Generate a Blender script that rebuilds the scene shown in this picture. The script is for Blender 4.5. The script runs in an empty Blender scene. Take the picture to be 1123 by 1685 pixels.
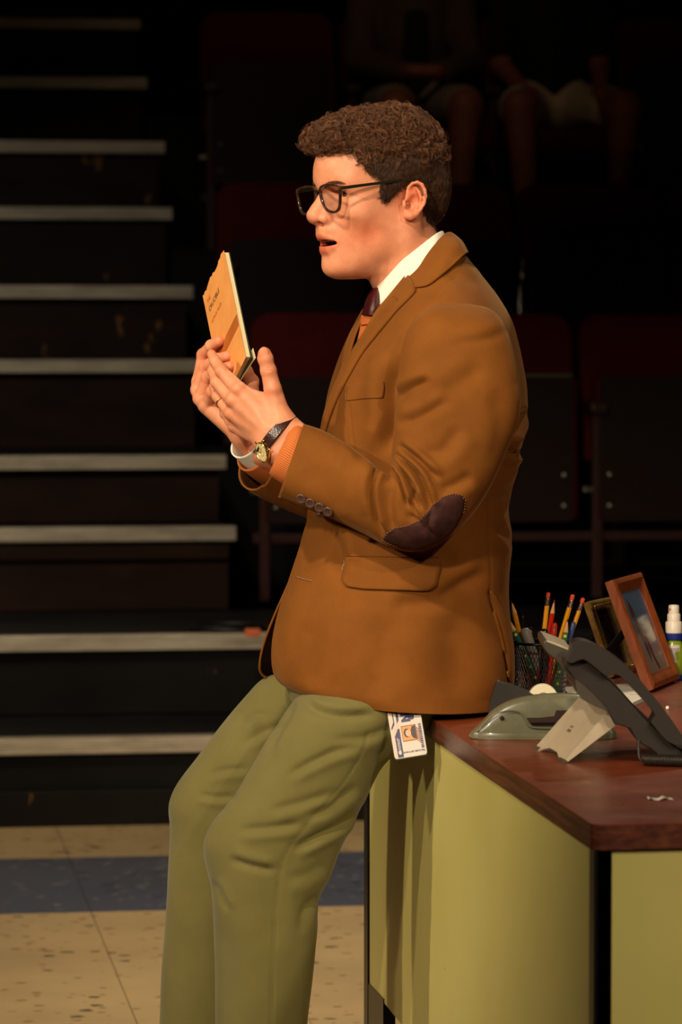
import bpy, bmesh, math, random
import numpy as np
from mathutils import Vector, Matrix
from mathutils.bvhtree import BVHTree

SC = bpy.context.scene
COL = SC.collection
random.seed(7)
RNG = np.random.default_rng(7)

# ---------------------------------------------------------------- camera
FPX, CX, CY, VPX, VPY = 5650.0, 561.5, 842.5, -240.0, 555.0
PITCH = math.atan((CY - VPY) / FPX)
YAW = math.atan((CX - VPX) / FPX * math.cos(PITCH))
CAM = np.array([0.0, 0.0, 1.31])
FW = np.array([math.sin(YAW) * math.cos(PITCH), math.cos(YAW) * math.cos(PITCH), -math.sin(PITCH)])
RT = np.array([math.cos(YAW), -math.sin(YAW), 0.0])
UP = np.cross(RT, FW)
FH = np.array([math.sin(YAW), math.cos(YAW), 0.0])       # level viewing direction
D0 = 5.2                                                  # distance of the standing man
PXM = FPX / D0

cam_data = bpy.data.cameras.new('camera')
cam = bpy.data.objects.new('camera', cam_data)
COL.objects.link(cam)
cam.matrix_world = Matrix(((RT[0], UP[0], -FW[0], CAM[0]), (RT[1], UP[1], -FW[1], CAM[1]),
                           (RT[2], UP[2], -FW[2], CAM[2]), (0, 0, 0, 1)))
cam_data.sensor_fit = 'VERTICAL'
cam_data.sensor_height = 36.0
cam_data.lens = 36.0 * FPX / 1685.0
cam_data.clip_end = 60
cam_data.dof.use_dof = True
cam_data.dof.focus_distance = 5.1
cam_data.dof.aperture_fstop = 7.0
SC.camera = cam

# ---------------------------------------------------------------- world, lamps, exposure
world = bpy.data.worlds.new('world')
SC.world = world
world.use_nodes = True
world.node_tree.nodes['Background'].inputs[0].default_value = (1.0, 0.72, 0.5, 1)
world.node_tree.nodes['Background'].inputs[1].default_value = 0.0009
SC.view_settings.view_transform = 'Standard'
SC.view_settings.look = 'None'
SC.view_settings.gamma = 1.0
SC.view_settings.exposure = 0.14
SC.view_settings.use_curve_mapping = False


def spot(name, loc, target, watts, color, size_deg, blend, radius):
    d = bpy.data.lights.new(name, 'SPOT')
    d.energy = watts
    d.color = color
    d.spot_size = math.radians(size_deg)
    d.spot_blend = blend
    d.shadow_soft_size = radius
    o = bpy.data.objects.new(name, d)
    COL.objects.link(o)
    o.location = loc
    v = Vector(target) - Vector(loc)
    o.rotation_euler = v.to_track_quat('-Z', 'Y').to_euler()
    return o


WARM = (1.0, 0.82, 0.60)
spot('stage_spot_key', (-1.5, 1.6, 5.0), (0.62, 5.2, 1.30), 680, WARM, 27, 0.8, 0.14)
spot('stage_spot_front', (-2.0, -0.6, 3.4), (0.66, 5.1, 1.32), 880, WARM, 23, 0.9, 0.16)
spot('stage_spot_side', (-4.6, 3.4, 3.7), (0.65, 5.1, 1.15), 640, WARM, 30, 0.8, 0.16)
spot('stage_spot_right', (2.6, -0.6, 4.0), (1.0, 4.7, 0.95), 380, WARM, 30, 0.7, 0.10)
spot('stage_spot_desk', (1.6, -1.2, 3.2), (1.35, 4.2, 0.35), 330, WARM, 17, 0.8, 0.10)
spot('stage_spot_back', (2.9, 8.2, 5.0), (0.75, 5.1, 1.2), 240, WARM, 26, 0.6, 0.08)
spot('stage_spot_floor', (-0.6, 5.0, 5.2), (0.3, 8.3, 0.0), 520, WARM, 60, 0.9, 0.12)
spot('aisle_spot', (-1.0, 6.6, 4.6), (-0.1, 11.0, 0.9), 235, (1.0, 0.90, 0.76), 48, 0.9, 0.15)
spot('house_light', (1.0, 8.5, 5.5), (2.0, 13.2, 2.3), 40, (1.0, 0.75, 0.5), 26, 0.9, 0.3)  # added fill that lifts the dim spectators, standing for no real lamp


# ---------------------------------------------------------------- helpers
def P(u, v, d):
    """world point seen at pixel (u, v) of the 1123x1685 frame, d metres down the lens axis"""
    return CAM + d * (FW + RT * ((u - CX) / FPX) + UP * ((CY - v) / FPX))


def PZ(u, v, z):
    r = FW + RT * ((u - CX) / FPX) + UP * ((CY - v) / FPX)
    return CAM + r * ((z - CAM[2]) / r[2])


def PY(u, v, y):
    r = FW + RT * ((u - CX) / FPX) + UP * ((CY - v) / FPX)
    return CAM + r * ((y - CAM[1]) / r[1])


def PX(u, v, x):
    r = FW + RT * ((u - CX) / FPX) + UP * ((CY - v) / FPX)
    return CAM + r * ((x - CAM[0]) / r[0])


def M(u, v, w=0.0):
    """point w metres nearer than the man's own plane, under pixel (u, v)"""
    return P(u, v, D0 - w)


def M2(u, v, w=0.0):
    """point of the man's plane under (u, v), moved w metres straight towards the viewer's side"""
    return P(u, v, D0) - w * FH


def proj(pts):
    q = np.asarray(pts, dtype=float) - CAM
    z = q @ FW
    return CX + FPX * (q @ RT) / z, CY - FPX * (q @ UP) / z, z


def lin(r, g=None, b=None):
    if g is None:
        r, g, b = r
    f = lambda c: ((c / 255.0) / 12.92) if c / 255.0 <= 0.04045 else (((c / 255.0) + 0.055) / 1.055) ** 2.4
    return (f(r), f(g), f(b), 1.0)


class Mat:
    """small node-graph helper"""
    def __init__(s, name, color=(0.5, 0.5, 0.5, 1), rough=0.6, metal=0.0, spec=0.5, coord='Object'):
        s.m = bpy.data.materials.new(name)
        s.m.use_nodes = True
        s.t = s.m.node_tree
        s.b = s.t.nodes['Principled BSDF']
        s.b.inputs['Base Color'].default_value = color
        s.b.inputs['Roughness'].default_value = rough
        s.b.inputs['Metallic'].default_value = metal
        s.b.inputs['Specular IOR Level'].default_value = spec
        s.co = s.t.nodes.new('ShaderNodeTexCoord').outputs[coord]

    def n(s, kind, **kw):
        nd = s.t.nodes.new('ShaderNode' + kind)
        for k, v in kw.items():
            if k in nd.inputs.keys():
                if hasattr(v, 'is_linked') or isinstance(v, bpy.types.NodeSocket):
                    s.t.links.new(v, nd.inputs[k])
                else:
                    nd.inputs[k].default_value = v
            else:
                setattr(nd, k, v)
        return nd

    def link(s, a, b):
        s.t.links.new(a, b)

    def noise(s, scale=5.0, detail=4.0, rough=0.5, vec=None, stretch=None):
        v = vec or s.co
        if stretch:
            mp = s.n('Mapping')
            mp.inputs['Scale'].default_value = stretch
            s.link(v, mp.inputs['Vector'])
            v = mp.outputs[0]
        nd = s.n('TexNoise')
        nd.inputs['Scale'].default_value = scale
        nd.inputs['Detail'].default_value = detail
        nd.inputs['Roughness'].default_value = rough
        s.link(v, nd.inputs['Vector'])
        return nd.outputs['Fac']

    def ramp(s, fac, stops):
        r = s.n('ValToRGB')
        e = r.color_ramp.elements
        while len(e) < len(stops):
            e.new(0.5)
        for i, (p, c) in enumerate(stops):
            e[i].position = p
            e[i].color = c
        s.link(fac, r.inputs[0])
        return r.outputs[0]

    def color(s, sock):
        s.link(sock, s.b.inputs['Base Color'])

    def bump(s, height, strength=0.3, dist=0.001, normal=None):
        bn = s.n('Bump')
        bn.inputs['Strength'].default_value = strength
        bn.inputs['Distance'].default_value = dist
        s.link(height, bn.inputs['Height'])
        if normal is not None:
            s.link(normal, bn.inputs['Normal'])
        s.link(bn.outputs[0], s.b.inputs['Normal'])
        return bn.outputs[0]

    def math(s, op, a, b=0.0):
        nd = s.n('Math')
        nd.operation = op
        for i, v in enumerate((a, b)):
            if isinstance(v, bpy.types.NodeSocket):
                s.link(v, nd.inputs[i])
            else:
                nd.inputs[i].default_value = v
        return nd.outputs[0]

    def mix(s, fac, a, b):
        nd = s.n('Mix')
        nd.data_type = 'RGBA'
        for i, v in ((0, fac), (6, a), (7, b)):
            if isinstance(v, bpy.types.NodeSocket):
                s.link(v, nd.inputs[i])
            else:
                nd.inputs[i].default_value = v
        return nd.outputs[2]


def simple(name, rgb, rough=0.6, metal=0.0, spec=0.5, var=0.12, scale=30.0):
    m = Mat(name, lin(*rgb), rough, metal, spec)
    c = lin(*rgb)
    a = tuple(x * (1 - var) for x in c[:3]) + (1,)
    b = tuple(min(1, x * (1 + var)) for x in c[:3]) + (1,)
    m.color(m.ramp(m.noise(scale, 3), [(0.3, a), (0.7, b)]))
    return m.m


def tagobj(o, label=None, cat=None, group=None, kind=None):
    if label:
        o['label'] = label
    if cat:
        o['category'] = cat
    if group:
        o['group'] = group
    if kind:
        o['kind'] = kind
    return o


def empty(name, loc, label=None, cat=None, group=None, kind=None):
    o = bpy.data.objects.new(name, None)
    o.empty_display_size = 0.05
    COL.objects.link(o)
    o.location = tuple(float(x) for x in loc)
    return tagobj(o, label, cat, group, kind)


def origin_of(o):
    v = Vector((0, 0, 0))
    while o is not None:
        v += o.location
        o = o.parent
    return np.array(v)


def mobj(name, verts, faces, mat, parent=None, smooth=True, label=None, cat=None, group=None, kind=None, mats=None, midx=None):
    """link world-space geometry as one mesh object, kept relative to its parent's base"""
    verts = np.asarray(verts, dtype=float)
    if parent is None:
        base = np.array([verts[:, 0].mean(), verts[:, 1].mean(), verts[:, 2].min()])
    else:
        base = origin_of(parent)
    me = bpy.data.meshes.new(name)
    if isinstance(faces, np.ndarray):
        nf, k = faces.shape
        me.vertices.add(len(verts))
        me.vertices.foreach_set('co', (verts - base).astype(np.float32).ravel())
        me.loops.add(nf * k)
        me.loops.foreach_set('vertex_index', faces.astype(np.int32).ravel())
        me.polygons.add(nf)
        me.polygons.foreach_set('loop_start', np.arange(0, nf * k, k, dtype=np.int32))
        me.update(calc_edges=True)
    else:
        me.from_pydata([tuple(v) for v in (verts - base)], [], [tuple(int(i) for i in f) for f in faces])
    if mats:
        for m_ in mats:
            me.materials.append(m_)
    else:
        me.materials.append(mat)
    if midx is not None:
        me.polygons.foreach_set('material_index', np.asarray(midx, dtype=np.int32))
    if smooth:
        me.polygons.foreach_set('use_smooth', [True] * len(me.polygons))
    me.update()
    o = bpy.data.objects.new(name, me)
    COL.objects.link(o)
    if parent is None:
        o.location = tuple(base)
    else:
        o.parent = parent
    return tagobj(o, label, cat, group, kind)


class G:
    """collects pieces of geometry in world space"""
    def __init__(s):
        s.v, s.f, s.k = [], [], 0

    def add(s, v, f):
        s.v.append(np.asarray(v, dtype=float))
        s.f += [tuple(int(i) + s.k for i in q) for q in f]
        s.k += len(v)
        return s

    def box(s, lo, hi, bev=0.0, rot=None, ctr=None):
        bm = bmesh.new()
        lo, hi = np.array(lo, float), np.array(hi, float)
        c, h = (lo + hi) / 2, (hi - lo)
        bmesh.ops.create_cube(bm, size=1.0)
        for v in bm.verts:
            v.co = Vector((v.co.x * h[0], v.co.y * h[1], v.co.z * h[2]))
        if bev > 0:
            bmesh.ops.bevel(bm, geom=bm.edges[:], offset=bev, segments=2, profile=0.6, affect='EDGES')
        V = np.array([v.co[:] for v in bm.verts])
        if rot is not None:
            V = V @ np.array(rot).T
        V = V + (c if ctr is None else np.array(ctr))
        bm.verts.index_update()
        F = [[v.index for v in f.verts] for f in bm.faces]
        bm.free()
        return s.add(V, F)

    def tube(s, pts, r, n=10, cap=True, sx=1.0):
        """swept tube along points; r scalar or list"""
        pts = np.asarray(pts, float)
        m = len(pts)
        r = np.full(m, r) if np.isscalar(r) else np.asarray(r, float)
        T = np.gradient(pts, axis=0)
        T /= np.linalg.norm(T, axis=1)[:, None] + 1e-12
        ref = np.array([0, 0, 1.0]) if abs(T[0][2]) < 0.9 else np.array([1.0, 0, 0])
        nrm = np.cross(T[0], ref)
        nrm /= np.linalg.norm(nrm)
        V = []
        a = np.linspace(0, 2 * math.pi, n, endpoint=False)
        for i in range(m):
            nrm = nrm - T[i] * (nrm @ T[i])
            nrm /= np.linalg.norm(nrm) + 1e-12
            b = np.cross(T[i], nrm)
            V.append(pts[i] + r[i] * (np.cos(a)[:, None] * nrm * sx + np.sin(a)[:, None] * b))
        V = np.concatenate(V)
        F = []
        for i in range(m - 1):
            for j in range(n):
                F.append((i * n + j, i * n + (j + 1) % n, (i + 1) * n + (j + 1) % n, (i + 1) * n + j))
        if cap:
            F.append(tuple(reversed(range(n))))
            F.append(tuple((m - 1) * n + j for j in range(n)))
        return s.add(V, F)

    def lathe(s, prof, base, axis=(0, 0, 1), n=32, xdir=None):
        """prof: list of (radius, height) along axis from base"""
        ax = np.array(axis, float)
        ax /= np.linalg.norm(ax)
        ref = np.array([1.0, 0, 0]) if abs(ax[0]) < 0.9 else np.array([0, 1.0, 0])
        e1 = np.cross(ax, ref)
        e1 /= np.linalg.norm(e1)
        e2 = np.cross(ax, e1)
        a = np.linspace(0, 2 * math.pi, n, endpoint=False)
        ringd = np.cos(a)[:, None] * e1 + np.sin(a)[:, None] * e2
        V = np.concatenate([np.array(base) + ax * h + ringd * max(r, 1e-5) for r, h in prof])
        F = []
        for i in range(len(prof) - 1):
            for j in range(n):
                F.append((i * n + j, i * n + (j + 1) % n, (i + 1) * n + (j + 1) % n, (i + 1) * n + j))
        F.append(tuple(reversed(range(n))))
        F.append(tuple((len(prof) - 1) * n + j for j in range(n)))
        return s.add(V, F)

    def prism(s, poly, ext):
        """poly: Nx3 loop, ext: vector; closed extrusion"""
        poly = np.asarray(poly, float)
        n = len(poly)
        V = np.concatenate([poly, poly + np.array(ext, float)])
        F = [tuple(range(n)), tuple(reversed(range(n, 2 * n)))]
        F += [(i, (i + 1) % n, n + (i + 1) % n, n + i) for i in range(n)]
        return s.add(V, F)

    def obj(s, name, mat, parent=None, smooth=False, bevel=0.0, auto=None, **kw):
        V = np.concatenate(s.v)
        o = mobj(name, V, s.f, mat, parent, smooth=smooth, **kw)
        bm = bmesh.new()
        bm.from_mesh(o.data)
        bmesh.ops.recalc_face_normals(bm, faces=bm.faces[:])
        bm.to_mesh(o.data)
        bm.free()
        if auto is not None:
            o.data.polygons.foreach_set('use_smooth', [True] * len(o.data.polygons))
            o.data.set_sharp_from_angle(angle=math.radians(auto))
        if bevel > 0:
            md = o.modifiers.new('bevel', 'BEVEL')
            md.width = bevel
            md.segments = 2
            md.limit_method = 'ANGLE'
        return o


def catmull(pts, m, closed=False):
    """resample a list of arrays along axis 0 to m samples"""
    p = np.asarray(pts, float)
    n = len(p)
    if closed:
        t = np.linspace(0, n, m, endpoint=False)
    else:
        t = np.linspace(0, n - 1, m)
    i = np.floor(t).astype(int)
    if not closed:
        i = np.minimum(i, n - 2)
    f = (t - i).reshape((-1,) + (1,) * (p.ndim - 1))
    if closed:
        g = lambda k: p[(i + k) % n]
    else:
        ext = np.concatenate([[2 * p[0] - p[1]], p, [2 * p[-1] - p[-2]]])
        g = lambda k: ext[np.clip(i + k + 1, 0, n + 1)]
    p0, p1, p2, p3 = g(-1), g(0), g(1), g(2)
    return 0.5 * ((2 * p1) + (-p0 + p2) * f + (2 * p0 - 5 * p1 + 4 * p2 - p3) * f * f + (-p0 + 3 * p1 - 3 * p2 + p3) * f ** 3)


def grid_faces(rows, cols, closed=False, off=0):
    c = cols if closed else cols - 1
    i, j = np.meshgrid(np.arange(rows - 1), np.arange(c), indexing='ij')
    i, j = i.ravel(), j.ravel()
    jn = (j + 1) % cols
    return np.stack([i * cols + j, i * cols + jn, (i + 1) * cols + jn, (i + 1) * cols + j], 1) + off
# ================================================================= THE SETTING
# floor: square vinyl composition tiles, beige with a blue band
def tile_mat(name, base, chips, dark):
    m = Mat(name, base, 0.42, 0, 0.4)
    geo = m.n('NewGeometry')
    pos = geo.outputs['Position']
    soft = m.noise(1.7, 4, 0.6, pos)
    c = m.ramp(soft, [(0.3, tuple(x * 0.82 for x in base[:3]) + (1,)), (0.7, tuple(x * 1.12 for x in base[:3]) + (1,))])
    for sc_, thr, col, st in ((30, 0.13, chips, (0.8, 1.2, 1)), (19, 0.10, dark, (0.8, 1.2, 1))):
        mp = m.n('Mapping')
        mp.inputs['Scale'].default_value = st
        mp.inputs['Rotation'].default_value = (0, 0, sc_ * 0.3)
        m.link(pos, mp.inputs['Vector'])
        wob = m.noise(60, 2, 0.5, mp.outputs[0])
        vo = m.n('TexVoronoi')
        vo.inputs['Scale'].default_value = sc_
        m.link(mp.outputs[0], vo.inputs['Vector'])
        rnd = m.n('SeparateColor')
        m.link(vo.outputs['Color'], rnd.inputs[0])
        size = m.math('MULTIPLY', rnd.outputs[0], thr * 2.6)
        d = m.math('ADD', vo.outputs['Distance'], m.math('MULTIPLY', m.math('SUBTRACT', wob, 0.5), 0.35))
        mask = m.math('LESS_THAN', d, size)
        keep = m.math('GREATER_THAN', rnd.outputs[1], 0.3)
        c = m.mix(m.math('MULTIPLY', m.math('MULTIPLY', mask, keep), 0.9), c, col)
    m.color(c)
    m.b.inputs['Roughness'].default_value = 0.4
    m.bump(m.noise(300, 2, 0.5, pos), 0.08, 0.001)
    return m.m


tile_beige = tile_mat('beige_vinyl_tile', lin(202, 174, 126), lin(150, 112, 74), lin(78, 74, 64))
tile_blue = tile_mat('blue_vinyl_tile', lin(86, 90, 106), lin(142, 142, 138), lin(48, 52, 62))
grout = simple('tile_joint', (70, 56, 40), 0.9)

floor = empty('floor', (0, 0, 0), kind='structure')
G().box((-6, -1.5, -0.06), (9, 20, -0.003)).obj('floor_bed', grout, floor)

TS, TW = 0.415, 0.33
blue_y1 = PZ(300, 1407, 0)[1]
blue_y0 = blue_y1 - 2 * TS
jx = PZ(190, 1595, 0)[0]
me_tiles = {}
for nm, mt in (('beige', tile_beige), ('blue', tile_blue)):
    me = bpy.data.meshes.new('tile_' + nm)
    g_ = TS - 0.0022
    vs = [(x, y, z) for x in (0, g_ - TS + TW) for y in (0, g_) for z in (-0.004, 0)]
    me.from_pydata(vs, [], [(0, 1, 3, 2), (4, 6, 7, 5), (0, 4, 5, 1), (2, 3, 7, 6), (0, 2, 6, 4), (1, 5, 7, 3)])
    me.materials.append(mt)
    me.update()
    me_tiles[nm] = me
for iy in range(-9, 6):
    for ix in range(-5, 10):
        x, y = jx + ix * TW, blue_y0 + iy * TS
        if y > 9.3:
            continue
        o = bpy.data.objects.new('tile', me_tiles['blue' if iy in (0, 1) else 'beige'])
        COL.objects.link(o)
        o.parent = floor
        o.location = (x, y, 0)

# dark painted wood and aluminium nosings
def dark_paint(name, base, chip, amt=0.62, rough=0.55):
    m = Mat(name, base, rough, 0, 0.18)
    geo = m.n('NewGeometry')
    pos = geo.outputs['Position']
    a = m.noise(3.5, 5, 0.6, pos, (1, 1, 2.5))
    c = m.ramp(a, [(0.3, tuple(x * 0.5 for x in base[:3]) + (1,)), (0.7, tuple(x * 1.5 for x in base[:3]) + (1,))])
    b = m.noise(9, 4, 0.55, pos, (1.6, 1.6, 0.7))
    k = m.noise(1.3, 2, 0.5, pos)
    mask = m.ramp(m.math('MULTIPLY', b, m.math('ADD', k, 0.5)), [(amt + 0.10, (0, 0, 0, 1)), (amt + 0.13, (1, 1, 1, 1))])
    m.color(m.mix(m.math('MULTIPLY', mask, 0.6), c, chip))
    m.bump(a, 0.2, 0.004)
    return m.m


riser_brown = dark_paint('worn_brown_painted_wood', lin(36, 19, 9), lin(150, 105, 55))
tread_black = dark_paint('scuffed_black_tread_paint', lin(24, 22, 22), lin(90, 80, 66), 0.66, 0.45)
base_black = dark_paint('scuffed_black_riser_paint', lin(17, 13, 10), lin(120, 85, 45), 0.6, 0.5)
alu = Mat('ribbed_aluminium_nosing', lin(190, 178, 158), 0.42, 0.35, 0.5)
_p = alu.n('NewGeometry').outputs['Position']
_w = alu.n('TexWave', wave_type='BANDS', bands_direction='Z')
_w.inputs['Scale'].default_value = 42
alu.link(_p, _w.inputs['Vector'])
alu.color(alu.ramp(alu.noise(6, 5, 0.6, _p, (1, 1, 6)), [(0.3, lin(160, 148, 126)), (0.72, lin(206, 194, 170))]))
alu.bump(_w.outputs['Fac'], 0.35, 0.002)
alu = alu.m

XE = 1.172                                   # open right end of the aisle steps
yb = PZ(140, 1358, 0)[1]                     # foot of the first riser
STEP = []                                    # (front y, top z)
def z_at(v, y):
    return PY(120, v, y)[2]
y1 = yb
STEP.append((y1, z_at(1214, y1)))
y2 = y1 + 0.55
STEP.append((y2, z_at(1046, y2)))
y3 = y2 + 0.88
STEP.append((y3, z_at(868, y3)))
y4 = y3 + 0.28
STEP.append((y4, z_at(750, y4)))
y5 = y4 + 0.78
STEP.append((y5, z_at(592, y5)))
y6 = y5 + 0.30
STEP.append((y6, z_at(470, y6)))
y7 = y6 + 0.78
STEP.append((y7, z_at(341, y7)))
y8 = y7 + 0.30
STEP.append((y8, z_at(232, y8)))
y9 = y8 + 0.78
STEP.append((y9, z_at(127, y9)))
y10 = y9 + 0.30
STEP.append((y10, z_at(30, y10)))
stairs = empty('aisle_stairs', (-1.5, STEP[0][0], 0), kind='structure')
XL = -2.2
for i, (y, z) in enumerate(STEP):
    zb = 0 if i == 0 else STEP[i - 1][1]
    ynext = STEP[i + 1][0] if i + 1 < len(STEP) else y + 1.0
    xe = XE if i not in (0, 1) else 3.6
    xn = XE if i != 1 else 1.72
    xn = 3.6 if i == 0 else xn
    mt = base_black if i < 2 else riser_brown
    s = empty('step', (0, y, zb))
    s.parent = stairs
    s.location = Vector((0, y, zb)) - stairs.location
    G().box((XL, y + 0.03, zb), (xe - 0.02, ynext + 0.03, z - 0.028)).obj('riser', mt, s)
    G().box((XL, y + 0.012, z - 0.028), (xe, ynext + 0.03, z - 0.004), 0.002).obj('tread', tread_black, s)
    zz = (1240 - 1214) / 614 if i == 0 else 0.048
    ng = G().box((XL, y - 0.004, z - 0.044), (xn + 0.001, y + 0.012, z), 0.0015)
    ng.box((XL, y + 0.012, z - 0.004), (xn + 0.001, y + 0.05, z), 0.001)
    ng.obj('nosing', alu, s)
# kick board standing proud at the foot of the first riser
s0 = stairs.children[0]
G().box((XL, yb - 0.02, 0.0), (3.6, yb + 0.035, z_at(1300, yb)), 0.003).obj('kick_board', base_black, s0)
# shadowed ledge under the third nosing
s2 = stairs.children[2]
G().box((XL, y3 + 0.012, STEP[2][1] - 0.10), (XE - 0.02, y3 + 0.03, STEP[2][1] - 0.044)).obj('ledge_board', riser_brown, s2)

# seating tiers right of the aisle
TIER = [(y3, STEP[1][1], y4 + 0.78), (y5 - 0.0, STEP[3][1], y7), (y7, STEP[5][1], y9), (y9, STEP[7][1], y9 + 1.6)]
seat_dark = dark_paint('black_tier_paint', lin(16, 12, 10), lin(60, 50, 40), 0.72, 0.6)
tier_z = [STEP[1][1], STEP[3][1], STEP[5][1] + .15, STEP[7][1] + .15]
tier_y = [y3 + 0.35, y5 + 0.35, y7 + 0.35, y9 + 0.35]
for i in range(1, 4):
    G().box((XE + 0.0, tier_y[i] - 0.35, tier_z[i - 1] + 0.001), (9, tier_y[i] + 0.73 if i < 3 else 18, tier_z[i])).obj(
        'trim_%d' % i, seat_dark, kind='structure')
wallm = dark_paint('black_wall_paint', lin(10, 9, 8), lin(22, 18, 15), 0.8, 0.8)
G().box((-6, 18, 0), (9, 18.1, 7)).obj('wall_back', wallm, kind='structure')
G().box((-6.1, -1.5, 0), (-6, 18.1, 7)).obj('wall_left', wallm, kind='structure')
G().box((9, -1.5, 0), (9.1, 18.1, 7)).obj('wall_right', wallm, kind='structure')
G().box((-6.1, -1.5, 7), (9.1, 18.1, 7.1)).obj('ceiling', wallm, kind='structure')

# tip-up theatre seats
seat_red = Mat('dark_red_upholstery', lin(76, 10, 6), 0.85, 0, 0.2)
seat_red.color(seat_red.ramp(seat_red.noise(90, 3), [(0.3, lin(68, 9, 6)), (0.7, lin(84, 12, 7))]))
seat_red.bump(seat_red.noise(500, 2), 0.3, 0.001)
seat_red = seat_red.m
seat_pan_m = simple('dark_brown_seat_shell', (32, 15, 9), 0.5, spec=.25)
seat_metal = simple('brown_painted_steel', (62, 32, 24), 0.5, 0.3)
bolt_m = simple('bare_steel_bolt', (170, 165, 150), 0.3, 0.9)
SW = 0.545


def rounded_panel(g, x0, x1, z0, z1, y, th, r, lean=0.0, nseg=6, only_top=False):
    pts = []
    for cx_, cz_, a0 in ((x1 - r, z0 + r, -90), (x1 - r, z1 - r, 0), (x0 + r, z1 - r, 90), (x0 + r, z0 + r, 180)):
        if only_top and a0 in (-90, 180):
            pts.append((x1 if a0 == -90 else x0, z0))
            continue
        for k in range(nseg + 1):
            a = math.radians(a0 + 90 * k / nseg)
            pts.append((cx_ + r * math.cos(a), cz_ + r * math.sin(a)))
    poly = np.array([(x, y + (z - z0) * lean, z) for x, z in pts])
    return g.prism(poly, (0, th, 0))


def make_seat(x, y, z, label, down=False, strip=False):
    r = empty('theatre_seat', (x, y, z), label, 'theatre seat', 'tip-up theatre seats in the stands')
    g = rounded_panel(G(), x + 0.012, x + SW - 0.012, z + 0.44, z + 0.925, y + 0.06, 0.06, 0.07, 0.16, only_top=True)
    g.obj('backrest', seat_red, r, bevel=0.012, auto=40)
    if down:
        G().box((x + .03, y - .42, z + .37), (x + SW - .03, y + .05, z + .455), 0.02).obj('seat', seat_red, r, auto=40)
    else:
        g = rounded_panel(G(), x + 0.03, x + SW - 0.03, z + 0.245, z + 0.725, y - 0.055, 0.085, 0.03, 0.04)
        g.obj('seat', seat_red, r, bevel=0.01, auto=40)
    g = rounded_panel(G(), x + 0.04, x + SW - 0.05, z + 0.25, z + 0.72, y - 0.068, 0.012, 0.02, 0.04)
    if down:
        G().box((x + .04, y - .41, z + .355), (x + SW - .04, y + .04, z + .369), 0.005).obj('seat_shell', seat_pan_m, r)
    else:
        pn = g.obj('seat_shell', seat_pan_m, r)
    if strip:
        G().box((x + .05, y - .052, z + .718), (x + SW - .05, y - .040, z + .727), .002).obj('edge_strip', bolt_m, r)  # added bright strip on one seat, standing in for a highlight
    for bx in () if down else (x + 0.07, x + SW - 0.08):
        for bz in (0.40, 0.30):
            G().lathe([(0.008, 0), (0.008, 0.006), (0.004, 0.008)], (bx, y - 0.069, z + bz), (0, -1, 0), 10).obj('bolt', bolt_m, pn)
    G().box((x - 0.0, y - 0.03, z + 0.185), (x + SW, y + 0.02, z + 0.215), 0.003).obj('crossbar', seat_metal, r)
    x += 0.035
    g = G().box((x - 0.016, y - 0.05, z), (x + 0.016, y - 0.01, z + 0.60), 0.003)
    g.box((x - 0.03, y - 0.08, z + 0.60), (x + 0.03, y + 0.10, z + 0.635), 0.01)
    st = g.obj('stanchion', seat_metal, r)
    G().box((x - 0.045, y - 0.045, z + 0.345), (x + 0.045, y - 0.03, z + 0.36), 0.002).obj('hinge_pin', bolt_m, st)
    return r


# front row: left edge of the seats falls on x = 415 px
x_first = PY(415, 600, tier_y[0])[0]
row_lab = ['first', 'second', 'third', 'fourth', 'fifth', 'sixth']
for i in range(4):
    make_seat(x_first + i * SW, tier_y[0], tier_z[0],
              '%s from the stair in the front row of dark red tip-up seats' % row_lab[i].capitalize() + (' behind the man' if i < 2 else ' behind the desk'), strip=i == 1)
for i in range(5):
    make_seat(x_first + i * SW, tier_y[1], tier_z[1],
              'Dim dark red tip-up seat, %s from the stair in the row behind the front row' % row_lab[i])
for i in range(5):
    make_seat(x_first + 0.05 + i * SW, tier_y[2], tier_z[2],
              'Barely lit tip-up seat, %s from the stair in the spectators row' % row_lab[i], down=i in (1, 2))
# small upright bracket catching the light behind the front row
q = PY(860, 462, tier_y[0] + 0.5)
g = G().lathe([(0.002, 0), (0.006, 0.01), (0.006, 0.05), (0.003, 0.085)], q, (0, 0, 1), 10)
g.box((q[0] - 0.012, q[1] - 0.01, tier_z[1]), (q[0] + 0.012, q[1] + 0.01, q[2]), 0.003)
g.obj('aisle_bracket', simple('bright_chrome', (210, 205, 195), 0.15, 1.0), None, auto=40,
      label='Small bright metal bracket rising behind the front row of seats', cat='bracket')

# cable left on the second step
cable_black = simple('black_rubber', (16, 15, 14), 0.5)
c = PZ(385, 1035, STEP[1][1] + 0.006)
t = np.linspace(0, 2 * math.pi * 1.9, 90)
pts = np.stack([c[0] + (0.10 + 0.02 * np.sin(t * 0.7)) * np.cos(t), c[1] + 0.12 * np.sin(t) + 0.01 * t, np.full_like(t, c[2]) + 0.004 * (1 + np.sin(t * 1.5)) * 0.6], 1)
root = empty('extension_cable', c, 'Black cable coiled on the second step with an orange plug', 'cable')
G().tube(pts, 0.006, 8).obj('cord', cable_black, root, smooth=True)
q = PZ(416, 1041, STEP[1][1] + 0.012)
G().box(q - np.array((0.022, 0.012, 0.011)), q + np.array((0.022, 0.012, 0.011)), 0.004).obj('plug', simple('orange_plug', (225, 110, 60), 0.5), root)
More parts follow.
